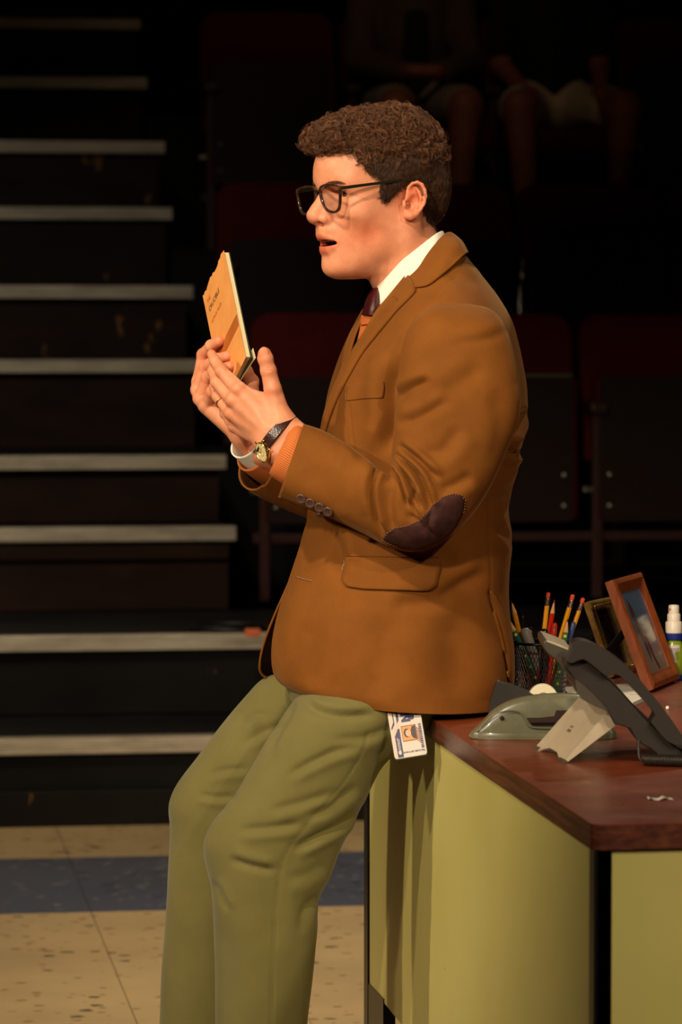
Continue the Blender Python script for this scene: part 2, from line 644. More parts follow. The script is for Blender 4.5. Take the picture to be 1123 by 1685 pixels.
# ================================================================= THE DESK
DT = 0.75
wood = Mat('red_brown_laminate_wood_grain', lin(112, 52, 34), 0.30, 0, 0.5)
_p = wood.n('NewGeometry').outputs['Position']
_g1 = wood.noise(2.2, 4, 0.55, _p, (1.0, 5.0, 1))
_g2 = wood.noise(9, 3, 0.5, _p, (0.5, 7, 1))
_c = wood.ramp(wood.math('ADD', wood.math('MULTIPLY', _g1, 0.7), wood.math('MULTIPLY', _g2, 0.3)),
               [(0.3, lin(98, 38, 16)), (0.5, lin(116, 49, 22)), (0.7, lin(132, 61, 30))])
wood.color(_c)
wood.link(wood.ramp(wood.noise(14, 5, 0.6, _p), [(0.3, (0.25, 0.25, 0.25, 1)), (0.7, (0.42, 0.42, 0.42, 1))]), wood.b.inputs['Roughness'])
wood = wood.m
edge = Mat('dark_walnut_edge_banding', lin(82, 40, 26), 0.35, 0, 0.5)
_p = edge.n('NewGeometry').outputs['Position']
_g1 = edge.noise(16, 5, 0.6, _p, (3, 0.4, 9))
edge.color(edge.ramp(_g1, [(0.3, lin(50, 22, 13)), (0.5, lin(84, 40, 25)), (0.7, lin(112, 58, 38))]))
edge = edge.m
cream = Mat('yellow_cream_enamel', lin(196, 178, 104), 0.42, 0, 0.4)
_p = cream.n('NewGeometry').outputs['Position']
_n = cream.noise(2.2, 4, 0.5, _p)
_c = cream.ramp(_n, [(0.3, lin(188, 176, 98)), (0.7, lin(204, 194, 116))])
_v = cream.n('TexVoronoi')
_v.inputs['Scale'].default_value = 9
cream.link(_p, _v.inputs['Vector'])
_m = cream.math('LESS_THAN', _v.outputs['Distance'], 0.035)
cream.color(cream.mix(cream.math('MULTIPLY', _m, 0.8), _c, lin(50, 40, 20)))
cream.bump(cream.noise(260, 2, 0.5, _p), 0.06, 0.001)
cream = cream.m
chrome = Mat('polished_dark_chrome', lin(120, 118, 115), 0.06, 1.0).m
steel_black = simple('black_steel', (22, 20, 18), 0.35, 0.6)

c_near = PZ(975, 1357, DT)            # near left corner of the top
XD, YD = c_near[0], c_near[1]
L_DESK = 1.80
W_DESK = 0.86
TH = 0.030
desk = empty('desk', (XD + W_DESK / 2, YD + L_DESK / 2, 0), 'Old desk with red-brown wooden top, yellow panels and chrome legs', 'desk')
# top: a slab with dark edge banding; slightly rounded corner
tp = G()
r = 0.012
pl = []
for cx_, cy_, a0 in ((XD + r, YD + r, 180), (XD + W_DESK - r, YD + r, 270), (XD + W_DESK - r, YD + L_DESK - r, 0), (XD + r, YD + L_DESK - r, 90)):
    for k in range(5):
        a = math.radians(a0 + 90 * k / 4)
        pl.append((cx_ + r * math.cos(a), cy_ + r * math.sin(a), DT - TH))
tp.prism(np.array(pl), (0, 0, TH - 0.001))
to = tp.obj('tabletop', edge, desk, auto=35, label='thick top with dark wood-grain edge')
pl2 = [(x + (0.0006 if x < XD + W_DESK / 2 else -0.0006), y + (0.0006 if y < YD + 1 else -0.0006), DT - 0.0011) for x, y, z in pl]
G().prism(np.array(pl2), (0, 0, 0.0011)).obj('top_laminate', wood, to)
ins = 0.004
pz0 = 0.235
G().box((XD + ins, YD + 0.028, pz0), (XD + ins + 0.02, YD + L_DESK - 0.05, DT - TH), 0.001).obj('side_panel', cream, desk)
# near short side: chrome leg then panel
LEGX0 = PY(968, 1500, YD + 0.004)[0]
LEGX1 = PY(1007, 1500, YD + 0.004)[0]
G().box((XD + ins, YD + 0.004, 0.0), (LEGX1, YD + 0.034, DT - TH), 0.0015).obj('leg', chrome, desk, label='polished chrome leg')
G().box((XD + ins - 0.0008, YD + 0.003, 0.05), (XD + ins + 0.004, YD + 0.028, DT - TH), 0.0005).obj('leg_seam', steel_black, desk)
G().box((LEGX1 + 0.001, YD + 0.008, 0.10), (XD + W_DESK - 0.03, YD + 0.026, DT - TH), 0.001).obj('front_panel', cream, desk)
G().box((XD + W_DESK - 0.034, YD + 0.004, 0), (XD + W_DESK - 0.004, YD + 0.034, DT - TH), 0.0015).obj('leg', chrome, desk, label='polished chrome leg')
for x_ in (XD + 0.001, XD + W_DESK - 0.034):
    G().box((x_, YD + L_DESK - 0.047, 0), (x_ + 0.03, YD + L_DESK - 0.004, DT - TH), 0.0015).obj('leg', steel_black, desk)
ga, gb_ = PX(632, 1644, XD + .003), PX(607, 1619, XD + .003)
g = G()
g.prism(np.array([(XD + .002, YD + L_DESK - .004, gb_[2]), (XD + .002, ga[1], ga[2]), (XD + .002, ga[1], 0.0), (XD + .002, YD + L_DESK - .004, 0.0)]), (0.02, 0, 0))
g.obj('leg_gusset', steel_black, desk)
G().box((XD + W_DESK - 0.03, YD + 0.05, 0.15), (XD + W_DESK - 0.012, YD + L_DESK - 0.05, DT - TH), 0.001).obj('side_panel', cream, desk)
# ================================================================= SCULPTING TOOLS
def mesh_normals(V, F):
    a, b, c = V[F[:, 0]], V[F[:, 1]], V[F[:, 2]]
    d = V[F[:, 3]] if F.shape[1] == 4 else c
    fn = np.cross(c - a, d - b) if F.shape[1] == 4 else np.cross(b - a, c - a)
    N = np.zeros_like(V)
    for k in range(F.shape[1]):
        for ax in range(3):
            N[:, ax] += np.bincount(F[:, k], fn[:, ax], minlength=len(V))
    return N / (np.linalg.norm(N, axis=1)[:, None] + 1e-12)


def seg_dist(px, py, line):
    """unsigned distance, signed side and parameter (0..1) of pixels from a polyline"""
    line = np.asarray(line, float)
    best = np.full(px.shape, 1e9)
    side = np.zeros(px.shape)
    par = np.zeros(px.shape)
    L = np.linalg.norm(np.diff(line, axis=0), axis=1)
    tot, acc = L.sum(), 0.0
    for i in range(len(line) - 1):
        ax, ay = line[i]
        dx, dy = line[i + 1] - line[i]
        t = np.clip(((px - ax) * dx + (py - ay) * dy) / (L[i] ** 2 + 1e-9), 0, 1)
        qx, qy = px - ax - t * dx, py - ay - t * dy
        d = np.hypot(qx, qy)
        m = d < best
        best = np.where(m, d, best)
        side = np.where(m, np.sign(dx * qy - dy * qx), side)
        par = np.where(m, (acc + t * L[i]) / tot, par)
        acc += L[i]
    return best, side, par


def smooth_line(line, n=24):
    return catmull(np.asarray(line, float), n) if len(line) > 2 else np.asarray(line, float)


def apply_folds(V, F, folds, flip=1.0, mask=None):
    """press creases into a surface: each fold is (outline points in px, width px, depth m, kind)
       kind 'v' soft valley with a ridge on the left of travel, 's' fine seam, 'b' bulge"""
    N = mesh_normals(V, F) * flip
    view = V - CAM
    view /= np.linalg.norm(view, axis=1)[:, None]
    face = -(N * view).sum(1)
    u, v, _ = proj(V)
    near = np.clip(face * 2.5 + 0.35, 0, 1)
    if mask is not None:
        near = near * mask
    D = np.zeros(len(V))
    for f in folds:
        line, wd, dep, kind = f[:4]
        ln = smooth_line(line)
        lo, hi = ln.min(0) - wd * 5, ln.max(0) + wd * 5
        idx = np.where((u > lo[0]) & (u < hi[0]) & (v > lo[1]) & (v < hi[1]) & (near > 0))[0]
        if len(idx) == 0:
            continue
        d, sd, t = seg_dist(u[idx], v[idx], ln)
        if kind == 's':
            tap = 1.0
            prof = -np.exp(-(d / wd) ** 2)
        elif kind == 'b':
            tap = np.clip(np.sin(np.pi * np.clip(t, 0.001, 0.999)) * 1.6, 0, 1)
            prof = np.exp(-(d / wd) ** 2)
        else:
            tap = np.clip(np.sin(np.pi * np.clip(t, 0.001, 0.999)) * 1.6, 0, 1) * np.where((t <= 0) | (t >= 1), 0.5, 1)
            s = d * sd
            prof = -np.exp(-(s / wd) ** 2) + 0.65 * np.exp(-((s + 1.9 * wd) / (1.3 * wd)) ** 2)
        D[idx] += dep * prof * tap * near[idx]
    return V + N * D[:, None]


def limb(secs, rows, n, mapper=None, e=0.92, ang0=0.0):
    """tube through cross-sections (uA, vA, uB, vB, w, t): A and B are the two outline points, w depth, t half thickness"""
    mp = mapper or M
    S = catmull(np.array([s[:6] for s in secs], float), rows)
    a = np.linspace(0, 2 * math.pi, n, endpoint=False) + ang0
    ca = np.sign(np.cos(a)) * np.abs(np.cos(a)) ** e
    sa = np.sign(np.sin(a)) * np.abs(np.sin(a)) ** e
    V = []
    for uA, vA, uB, vB, w, t in S:
        cu, cv, hu, hv = (uA + uB) / 2, (vA + vB) / 2, (uA - uB) / 2, (vA - vB) / 2
        for c_, s_ in zip(ca, sa):
            V.append(mp(cu + hu * c_, cv + hv * c_, w + t * s_))
    return np.array(V), grid_faces(rows, n, True)


def outward(V, F):
    """flip faces so that the enclosed volume is positive"""
    a, b, c = V[F[:, 0]], V[F[:, 1]], V[F[:, 2]]
    o = V.mean(0)
    vol = np.einsum('ij,ij->i', a - o, np.cross(b - o, c - o)).sum()
    return F if vol > 0 else F[:, ::-1]


def fbm(p, scale, seed=0, octs=3):
    """cheap smooth pseudo-noise from summed sines, about -1..1"""
    r = np.random.default_rng(seed)
    out = np.zeros(len(p))
    amp = 1.0
    for o_ in range(octs):
        for _ in range(4):
            k = r.normal(size=3)
            k = k / np.linalg.norm(k) * scale * (2 ** o_) * r.uniform(0.7, 1.3)
            out += amp * np.sin(p @ k + r.uniform(0, 6.28)) / 2.5
        amp *= 0.5
    return out / 1.6


class Field:
    """signed distance field on a grid, meshed with surface nets"""
    def __init__(s, lo, hi, h):
        s.h = h
        s.lo = np.array(lo, float)
        s.n = np.ceil((np.array(hi) - s.lo) / h).astype(int) + 1
        s.ax = [(s.lo[i] + h * np.arange(s.n[i])).astype(np.float32) for i in range(3)]
        s.d = np.full(s.n, 0.05, np.float32)

    def sl(s, lo, hi):
        a = np.clip(np.floor((np.array(lo) - s.lo) / s.h).astype(int), 0, s.n)
        b = np.clip(np.ceil((np.array(hi) - s.lo) / s.h).astype(int) + 1, 0, s.n)
        ix = tuple(slice(int(a[i]), int(b[i])) for i in range(3))
        g = (s.ax[0][ix[0]][:, None, None], s.ax[1][ix[1]][None, :, None], s.ax[2][ix[2]][None, None, :])
        return ix, g

    def op(s, ix, e, k, mode):
        d = s.d[ix]
        if d.size == 0:
            return
        if mode == 'sub':
            e = -e
            hh = np.clip(0.5 - 0.5 * (e - d) / k, 0, 1) if k > 0 else None
            r = np.maximum(d, e) if k <= 0 else (d * hh + e * (1 - hh)) + k * hh * (1 - hh)
        else:
            hh = np.clip(0.5 + 0.5 * (d - e) / k, 0, 1) if k > 0 else None
            r = np.minimum(d, e) if k <= 0 else (d * (1 - hh) + e * hh) - k * hh * (1 - hh)
        s.d[ix] = r

    def ell(s, c, r, k=0.0, mode='add', rot=None):
        c, r = np.array(c, float), np.array(r, float)
        m = (r.max() if rot is not None else r) + k * 1.2 + 4 * s.h
        ix, (X, Y, Z) = s.sl(c - m, c + m)
        x, y, z = X - np.float32(c[0]), Y - np.float32(c[1]), Z - np.float32(c[2])
        if rot is not None:
            R = np.array(rot, np.float32)
            x, y, z = (R[0, 0] * x + R[1, 0] * y + R[2, 0] * z, R[0, 1] * x + R[1, 1] * y + R[2, 1] * z,
                       R[0, 2] * x + R[1, 2] * y + R[2, 2] * z)
        r = r.astype(np.float32)
        k0 = np.sqrt((x / r[0]) ** 2 + (y / r[1]) ** 2 + (z / r[2]) ** 2)
        k1 = np.sqrt((x / r[0] ** 2) ** 2 + (y / r[1] ** 2) ** 2 + (z / r[2] ** 2) ** 2) + 1e-9
        s.op(ix, k0 * (k0 - 1) / k1, k, mode)
        return s

    def cap(s, a, b, ra, rb=None, k=0.0, mode='add', flat=None):
        rb = ra if rb is None else rb
        a, b = np.array(a, float), np.array(b, float)
        m = max(ra, rb) + k * 1.2 + 4 * s.h
        ix, (X, Y, Z) = s.sl(np.minimum(a, b) - m, np.maximum(a, b) + m)
        ba = (b - a).astype(np.float32)
        x, y, z = X - np.float32(a[0]), Y - np.float32(a[1]), Z - np.float32(a[2])
        t = np.clip((x * ba[0] + y * ba[1] + z * ba[2]) / max(float(ba @ ba), 1e-12), 0, 1)
        d = np.sqrt((x - t * ba[0]) ** 2 + (y - t * ba[1]) ** 2 + (z - t * ba[2]) ** 2) - (ra + (rb - ra) * t)
        s.op(ix, d, k, mode)
        return s

    def chain(s, pts, rs, k=0.0, mode='add'):
        for i in range(len(pts) - 1):
            s.cap(pts[i], pts[i + 1], rs[i], rs[i + 1], k, mode)
        return s

    def mesh(s, relax=1):
        d = s.d
        neg = d < 0
        n0, n1, n2 = s.n
        c = neg[:-1, :-1, :-1].astype(np.int8)
        cnt = np.zeros((n0 - 1, n1 - 1, n2 - 1), np.int8)
        for i in (0, 1):
            for j in (0, 1):
                for k in (0, 1):
                    cnt += neg[i:n0 - 1 + i, j:n1 - 1 + j, k:n2 - 1 + k]
        act = (cnt > 0) & (cnt < 8)
        idx = np.full(act.shape, -1, np.int64)
        cells = np.argwhere(act)
        idx[act] = np.arange(len(cells))
        acc = np.zeros((len(cells), 3))
        num = np.zeros(len(cells))
        I, J, K = cells.T
        corners = [(i, j, k) for i in (0, 1) for j in (0, 1) for k in (0, 1)]
        val = {cc: d[I + cc[0], J + cc[1], K + cc[2]].astype(float) for cc in corners}
        for a in corners:
            for ax in range(3):
                if a[ax] == 0:
                    b = tuple(1 if q == ax else a[q] for q in range(3))
                    va, vb = val[a], val[b]
                    m = (va < 0) != (vb < 0)
                    t = np.where(m, va / np.where(m, va - vb, 1), 0)
                    for q in range(3):
                        acc[:, q] += np.where(m, a[q] + (t if q == ax else 0), 0)
                    num += m
        V = s.lo + s.h * (cells + acc / np.maximum(num, 1)[:, None])
        Fs = []
        for ax in range(3):
            sl0 = [slice(0, None)] * 3
            a = neg[tuple(slice(0, -1) if q == ax else slice(1, -1) for q in range(3))]
            b = neg[tuple(slice(1, None) if q == ax else slice(1, -1) for q in range(3))]
            o1, o2 = [q for q in range(3) if q != ax]
            e = np.argwhere(a != b)
            if len(e) == 0:
                continue
            flipm = a[tuple(e.T)]
            p = e.copy()
            p[:, o1] += 1
            p[:, o2] += 1
            def cell(d1, d2):
                q = p.copy()
                q[:, o1] -= d1
                q[:, o2] -= d2
                return idx[tuple(q.T)]
            quad = np.stack([cell(0, 0), cell(1, 0), cell(1, 1), cell(0, 1)], 1)
            fl = flipm if ax != 1 else ~flipm
            quad[~fl] = quad[~fl][:, ::-1]
            Fs.append(quad)
        F = np.concatenate(Fs)
        F = F[(F >= 0).all(1)]
        for _ in range(relax):
            V = relax_mesh(V, F, 0.5)
        return V, F


def relax_mesh(V, F, amt=0.5, mask=None):
    S = np.zeros_like(V)
    C = np.zeros(len(V))
    k = F.shape[1]
    for i in range(k):
        a, b = F[:, i], F[:, (i + 1) % k]
        for ax in range(3):
            S[:, ax] += np.bincount(a, V[b, ax], minlength=len(V)) + np.bincount(b, V[a, ax], minlength=len(V))
        C += np.bincount(a, minlength=len(V)) + np.bincount(b, minlength=len(V))
    av = S / np.maximum(C, 1)[:, None]
    am = amt if mask is None else amt * mask[:, None]
    return V + (av - V) * am


def voxel_union(parts, size, relax=4):
    """fuse overlapping closed tubes into one skin"""
    V = np.concatenate([p[0] for p in parts])
    off, Fl = 0, []
    for p in parts:
        Fl += [tuple(int(i) + off for i in f) for f in p[1]]
        off += len(p[0])
    me = bpy.data.meshes.new('tmp')
    me.from_pydata([tuple(v) for v in V], [], Fl)
    o = bpy.data.objects.new('tmp', me)
    COL.objects.link(o)
    md = o.modifiers.new('r', 'REMESH')
    md.mode = 'VOXEL'
    md.voxel_size = size
    dg = bpy.context.evaluated_depsgraph_get()
    dg.update()
    me2 = bpy.data.meshes.new_from_object(o.evaluated_get(dg))
    n = len(me2.vertices)
    W = np.zeros(n * 3)
    me2.vertices.foreach_get('co', W)
    W = W.reshape(-1, 3)
    F = np.zeros(len(me2.loops), int)
    me2.loops.foreach_get('vertex_index', F)
    F = F.reshape(-1, 4)
    bpy.data.objects.remove(o)
    bpy.data.meshes.remove(me)
    bpy.data.meshes.remove(me2)
    for _ in range(relax):
        W = relax_mesh(W, F, 0.6)
    return W, F


def capped(V, F, rows, n):
    """close both ends of a tube"""
    c0, c1 = V[:n].mean(0), V[-n:].mean(0)
    k = len(V)
    fl = [tuple(f) for f in F]
    fl += [((j + 1) % n, j, k) for j in range(n)]
    b = (rows - 1) * n
    fl += [(b + j, b + (j + 1) % n, k + 1) for j in range(n)]
    return np.concatenate([V, [c0, c1]]), fl


class Drape:
    """finds points on a finished surface under a pixel"""
    def __init__(s, *meshes):
        V, F, off = [], [], 0
        for v, f in meshes:
            V.append(v)
            F += [tuple(int(i) + off for i in q) for q in f]
            off += len(v)
        s.t = BVHTree.FromPolygons([tuple(x) for x in np.concatenate(V)], F)

    def hit(s, u, v, lift=0.0, default=0.1):
        d = P(u, v, 1.0) - CAM
        d /= np.linalg.norm(d)
        h = s.t.ray_cast(Vector(CAM), Vector(d))
        if h[0] is None:
            return M(u, v, default), -d
        n = np.array(h[1])
        if n @ d > 0:
            n = -n
        return np.array(h[0]) + n * lift, n

    def strip(s, la, lb, lift, thick, n=60, m=9, crown=0.0, maxd=.06):
        """a padded band lying on the surface between two px lines"""
        A, B = catmull(np.asarray(la, float), n), catmull(np.asarray(lb, float), n)
        tg, bg = np.zeros((n, m, 3)), np.zeros((n, m, 3))
        dep = np.full((n, m), np.nan)
        raw = {}
        for i in range(n):
            for j in range(m):
                q = A[i] + (B[i] - A[i]) * j / (m - 1)
                raw[i, j] = (q, s.hit(q[0], q[1], 0, 99))
                p = raw[i, j][1][0]
                if (p - CAM) @ FW > 1:
                    dep[i, j] = (p - CAM) @ FW
        ref = np.nanpercentile(dep, 35)
        for i in range(n):
            good = [j for j in range(m) if dep[i, j] == dep[i, j] and dep[i, j] < np.nanmin(dep[i]) + maxd and dep[i, j] < ref + .2]
            for j in range(m):
                k = j if j in good else min(good, key=lambda g_: abs(g_ - j))
                nn = raw[i, k][1][1]
                q = raw[i, j][0]
                p = P(q[0], q[1], dep[i, k])
                e = 4 * (j / (m - 1)) * (1 - j / (m - 1))
                tg[i, j] = p + nn * (lift + thick * (.55 + .45 * min(1, e * 2)) + crown * e)
                bg[i, j] = p + nn * (lift - .001)
        V = np.concatenate([tg.reshape(-1, 3), bg.reshape(-1, 3)])
        F = [tuple(f) for f in grid_faces(n, m)]
        k = n * m
        F += [tuple(int(x) + k for x in f[::-1]) for f in grid_faces(n, m)]
        rim = [j for j in range(m)] + [i * m + m - 1 for i in range(1, n)] + [(n - 1) * m + j for j in range(m - 2, -1, -1)] + [i * m for i in range(n - 2, 0, -1)]
        F += [(b, a, a + k, b + k) for a, b in zip(rim, rim[1:] + rim[:1])]
        return V, F

    def patch(s, outline, lift, thick, step=4.0, inner=None, crown=0.0, flatten=0):
        """a padded piece with the given px outline, lying on the surface"""
        ol = np.asarray(outline, float)
        c = ol.mean(0)
        n = len(ol)
        R = 10
        top = [s.hit(c[0], c[1], lift + thick + crown)[0]]
        for r_ in range(1, R + 1):
            f = r_ / R
            for q in ol:
                p = c + (q - c) * f
                top.append(s.hit(p[0], p[1], lift + thick + crown * (1 - f ** 2))[0])
        top = np.array(top)
        F = [(0, 1 + j, 1 + (j + 1) % n) for j in range(n)]
        for r_ in range(R - 1):
            a, b = 1 + r_ * n, 1 + (r_ + 1) * n
            F += [(a + j, b + j, b + (j + 1) % n, a + (j + 1) % n) for j in range(n)]
        rim = np.array([s.hit(q[0], q[1], lift - 0.001)[0] for q in ol])
        a, b = 1 + (R - 1) * n, len(top)
        F += [(a + j, b + j, b + (j + 1) % n, a + (j + 1) % n) for j in range(n)]
        return np.concatenate([top, rim]), F


def resample(poly, n, closed=True):
    """even points along a px outline, corners kept roughly"""
    p = np.asarray(poly, float)
    if closed:
        p = np.concatenate([p, p[:1]])
    L = np.concatenate([[0], np.cumsum(np.linalg.norm(np.diff(p, axis=0), axis=1))])
    t = np.linspace(0, L[-1], n, endpoint=not closed)
    return np.stack([np.interp(t, L, p[:, 0]), np.interp(t, L, p[:, 1])], 1)


def tint(o, cols, name='tint'):
    at = o.data.color_attributes.new(name, 'FLOAT_COLOR', 'POINT')
    c = np.ones((len(cols), 4), np.float32)
    c[:, :3] = cols
    at.data.foreach_set('color', c.ravel())
# ================================================================= THE MAN: CLOTHES
def cord_mat(name, base, ribs=200.0, amp=0.35):
    """fine-wale corduroy; ribs follow the cut of the cloth (UV u across the ribs)"""
    m = Mat(name, base, 0.82, 0, 0.12)
    uv = m.n('TexCoord').outputs['UV']
    pos = m.n('NewGeometry').outputs['Position']
    w = m.n('TexWave', wave_type='BANDS', bands_direction='X')
    w.inputs['Scale'].default_value = ribs
    w.inputs['Distortion'].default_value = 0.6
    w.inputs['Detail'].default_value = 1.0
    m.link(uv, w.inputs['Vector'])
    big = m.noise(11, 5, 0.6, pos)
    fine = m.noise(420, 2, 0.5, pos)
    c = m.ramp(big, [(0.28, tuple(x * 0.80 for x in base[:3]) + (1,)), (0.72, tuple(min(1, x * 1.18) for x in base[:3]) + (1,))])
    c = m.mix(m.math('MULTIPLY', w.outputs['Fac'], 0.08), c, tuple(x * 1.5 for x in base[:3]) + (1,))
    c = m.mix(m.math('MULTIPLY', fine, 0.22), c, tuple(x * 0.6 for x in base[:3]) + (1,))
    m.color(c)
    m.b.inputs['Sheen Weight'].default_value = amp
    m.b.inputs['Sheen Roughness'].default_value = 0.35
    m.b.inputs['Sheen Tint'].default_value = (1.0, 0.66, 0.30, 1)
    b1 = m.bump(w.outputs['Fac'], 0.14, 0.0005)
    m.bump(fine, 0.25, 0.0006, b1)
    return m.m


jacket_m = cord_mat('golden_brown_corduroy', lin(126, 75, 26), amp=0.16)
lining_m = simple('brown_jacket_lining', (84, 50, 26), 0.5)
patch_m = Mat('dark_brown_suede', lin(62, 34, 30), 0.8, 0, 0.2)
patch_m.color(patch_m.ramp(patch_m.noise(60, 4), [(0.3, lin(52, 28, 25)), (0.7, lin(76, 44, 38))]))
patch_m.bump(patch_m.noise(600, 2), 0.3, 0.001)
patch_m = patch_m.m
thread_m = simple('tan_thread', (150, 104, 66), 0.7)
button_m = simple('brown_horn_button', (84, 60, 50), 0.28)
sweater_m = Mat('orange_rib_knit_wool', lin(206, 116, 58), 0.85, 0, 0.15)
_w = sweater_m.n('TexWave', wave_type='BANDS', bands_direction='X')
_w.inputs['Scale'].default_value = 2.6
sweater_m.link(sweater_m.n('TexCoord').outputs['UV'], _w.inputs['Vector'])
sweater_m.color(sweater_m.ramp(_w.outputs['Fac'], [(0.2, lin(186, 98, 46)), (0.8, lin(216, 124, 64))]))
sweater_m.bump(_w.outputs['Fac'], 0.5, 0.0012)
sweater_m = sweater_m.m
shirt_m = simple('white_cotton', (236, 230, 214), 0.75, var=0.04)
tie_m = simple('dark_maroon_silk', (62, 14, 16), 0.4)
trouser_m = Mat('olive_green_twill', lin(116, 106, 60), 0.85, 0, 0.15)
_pos = trouser_m.n('NewGeometry').outputs['Position']
trouser_m.color(trouser_m.mix(trouser_m.math('MULTIPLY', trouser_m.noise(700, 2, 0.5, _pos), 0.3),
                trouser_m.ramp(trouser_m.noise(6, 4, 0.6, _pos), [(0.3, lin(102, 95, 51)), (0.7, lin(117, 109, 62))]), lin(88, 86, 44)))
trouser_m.b.inputs['Sheen Weight'].default_value = 0.15
trouser_m.bump(trouser_m.noise(900, 2, 0.5, _pos), 0.25, 0.0008)
trouser_m = trouser_m.m
shoe_m = simple('dark_brown_leather', (52, 30, 20), 0.35)

man = empty('person', PZ(430, 1960, 0.0) * np.array((1, 1, 0)), 'Man in brown corduroy jacket and olive trousers leaning on the desk, holding a small book', 'person')


def set_uv(o, uv):
    lay = o.data.uv_layers.new(name='uv')
    li = np.zeros(len(o.data.loops), int)
    o.data.loops.foreach_get('vertex_index', li)
    lay.data.foreach_set('uv', uv[li].astype(np.float32).ravel())


# ---- jacket body: an open shell cut at the front, rows from collar to hem
# row: E1(u,v,w) near front edge | R(u,v) back outline | T half breadth | drop (px) | L,Lw far front outline | E2u,E2w far front edge
JR = [
    ((676, 450, .062), (752, 402), .078, 6, (640, -.055), (655, -.02)),
    ((660, 468, .060), (770, 424), .115, 14, (622, -.060), (630, -.02)),
    ((641, 488, .056), (795, 455), .160, 20, (608, -.060), (612, -.015)),
    ((622, 511, .052), (822, 490), .188, 16, (594, -.060), (600, -.005)),
    ((600, 549, .052), (845, 532), .200, 6, (575, -.060), (584, .004)),
    ((573, 596, .052), (858, 585), .202, 0, (556, -.060), (570, .010)),
    ((547, 650, .050), (867, 640), .198, 0, (539, -.060), (549, .010)),
    ((534, 702, .044), (868, 690), .190, 0, (531, -.050), (540, .014)),
    ((521, 760, .034), (853, 760), .180, 0, (522, -.050), (531, .000)),
    ((508, 830, .024), (838, 830), .174, 0, (512, -.050), (514, -.010)),
    ((495, 890, .020), (842, 890), .176, 0, (500, -.055), (498, -.020)),
    ((474, 955, .022), (836, 950), .182, 0, (480, -.060), (474, -.025)),
    ((456, 1010, .026), (837, 1010), .190, 2, (452, -.070), (450, -.035)),
    ((447, 1060, .030), (844, 1068), .196, 4, (432, -.080), (431, -.045)),
    ((449, 1100, .034), (845, 1112), .200, 3, (424, -.090), (423, -.055)),
    ((462, 1121, .040), (841, 1140), .202, 2, (430, -.100), (428, -.065)),
    ((492, 1136, .052), (835, 1158), .202, 2, (452, -.110), (450, -.075)),
]


def jacket_row(r):
    (eu, ev, ew), (ru, rv), T, drop, (lu, lw), (fu, fw) = r
    pts = []

    def put(f, w, u=None):
        u_ = eu + (ru - eu) * f if u is None else u
        v_ = ev + (rv - ev) * np.clip((u_ - eu) / (ru - eu), -0.15, 1) + drop * (abs(w) / T) ** 2
        pts.append((u_, v_, w))
    put(0, ew)
    put(.07, ew + (T - ew) * .40)
    put(.20, ew + (T - ew) * .76)
    put(.45, T)
    put(.70, T * .93)
    put(.90, T * .62)
    put(1.0, T * .12)
    put(.97, -T * .35)
    put(.80, -T * .85)
    put(.45, -T)
    put(.18, -T * .80)
    put(0, lw * .75 - T * .25, lu + 10)
    put(0, lw, lu)
    put(0, fw, fu)
    return pts


NR, NC = 230, 420
rows = np.array([jacket_row(r) for r in JR])
rows = catmull(rows, NR)
JV = np.zeros((NR, NC, 3))
for i in range(NR):
    JV[i] = catmull(rows[i], NC)
uvJ = np.stack(np.meshgrid(np.linspace(0, 1.05, NC), np.linspace(0, 0.75, NR)), -1).reshape(-1, 2)
flat = JV.reshape(-1, 3)
Vj = P(0, 0, D0)[None, :] * 0 + np.array([M2(*q) for q in flat])
Fj = grid_faces(NR, NC)
Nt = mesh_normals(Vj, Fj)
mid = (NR // 2) * NC + NC // 4
if (Nt[mid] @ (CAM - Vj[mid])) < 0:
    Fj = Fj[:, ::-1]
body_folds = [
    ([(636, 750), (648, 690), (646, 640), (660, 585)], 14, .016, 'v'),
    ([(575, 668), (584, 760), (590, 850)], 2.2, .0012, 's'),              # front dart
    ([(872, 672), (852, 702), (832, 716)], 6, .012, 'v'),                 # folds in the back by the armhole
    ([(870, 738), (848, 746), (826, 740)], 5, .010, 'v'),
    ([(846, 700), (850, 760), (838, 800)], 9, .006, 'b'),
    ([(846, 868), (838, 840), (826, 815)], 7, .006, 'v'),
    ([(848, 900), (835, 880), (815, 866)], 7, .005, 'v'),
    ([(806, 800), (805, 900), (806, 975)], 2.2, .0012, 's'),
    ([(806, 975), (820, 1030), (836, 1110), (838, 1150)], 3.0, .006, 's'), # vent
    ([(722, 985), (762, 962), (800, 940)], 11, .006, 'v'),
    ([(640, 998), (700, 990), (740, 975)], 14, .005, 'v'),
    ([(500, 850), (540, 880), (566, 940)], 14, .007, 'v'),
    ([(552, 865), (558, 905), (566, 965)], 12, .006, 'v'),
    ([(640, 1010), (625, 1080), (615, 1150)], 26, .005, 'v'),
    ([(520, 1020), (512, 1080), (520, 1135)], 24, .004, 'v'),
    ([(740, 1010), (752, 1080), (748, 1150)], 30, .006, 'v'),
    ([(690, 900), (740, 930), (790, 1000)], 22, .005, 'v'),
    ([(700, 440), (740, 447), (790, 470)], 9, .003, 'v'),
    ([(842, 560), (852, 610), (850, 660)], 8, .004, 'v'),
]
Vj = apply_folds(Vj, Fj, body_folds)
Vj += mesh_normals(Vj, Fj) * (fbm(Vj, 14, 3, 2) * 0.0014)[:, None]
jacket = mobj('jacket', Vj, Fj, jacket_m, man, mats=[jacket_m, lining_m], label='brown corduroy sports jacket')
set_uv(jacket, uvJ)
md = jacket.modifiers.new('cloth', 'SOLIDIFY')
md.thickness = 0.0032
md.offset = -1
md.material_offset = 1
md.material_offset_rim = 0

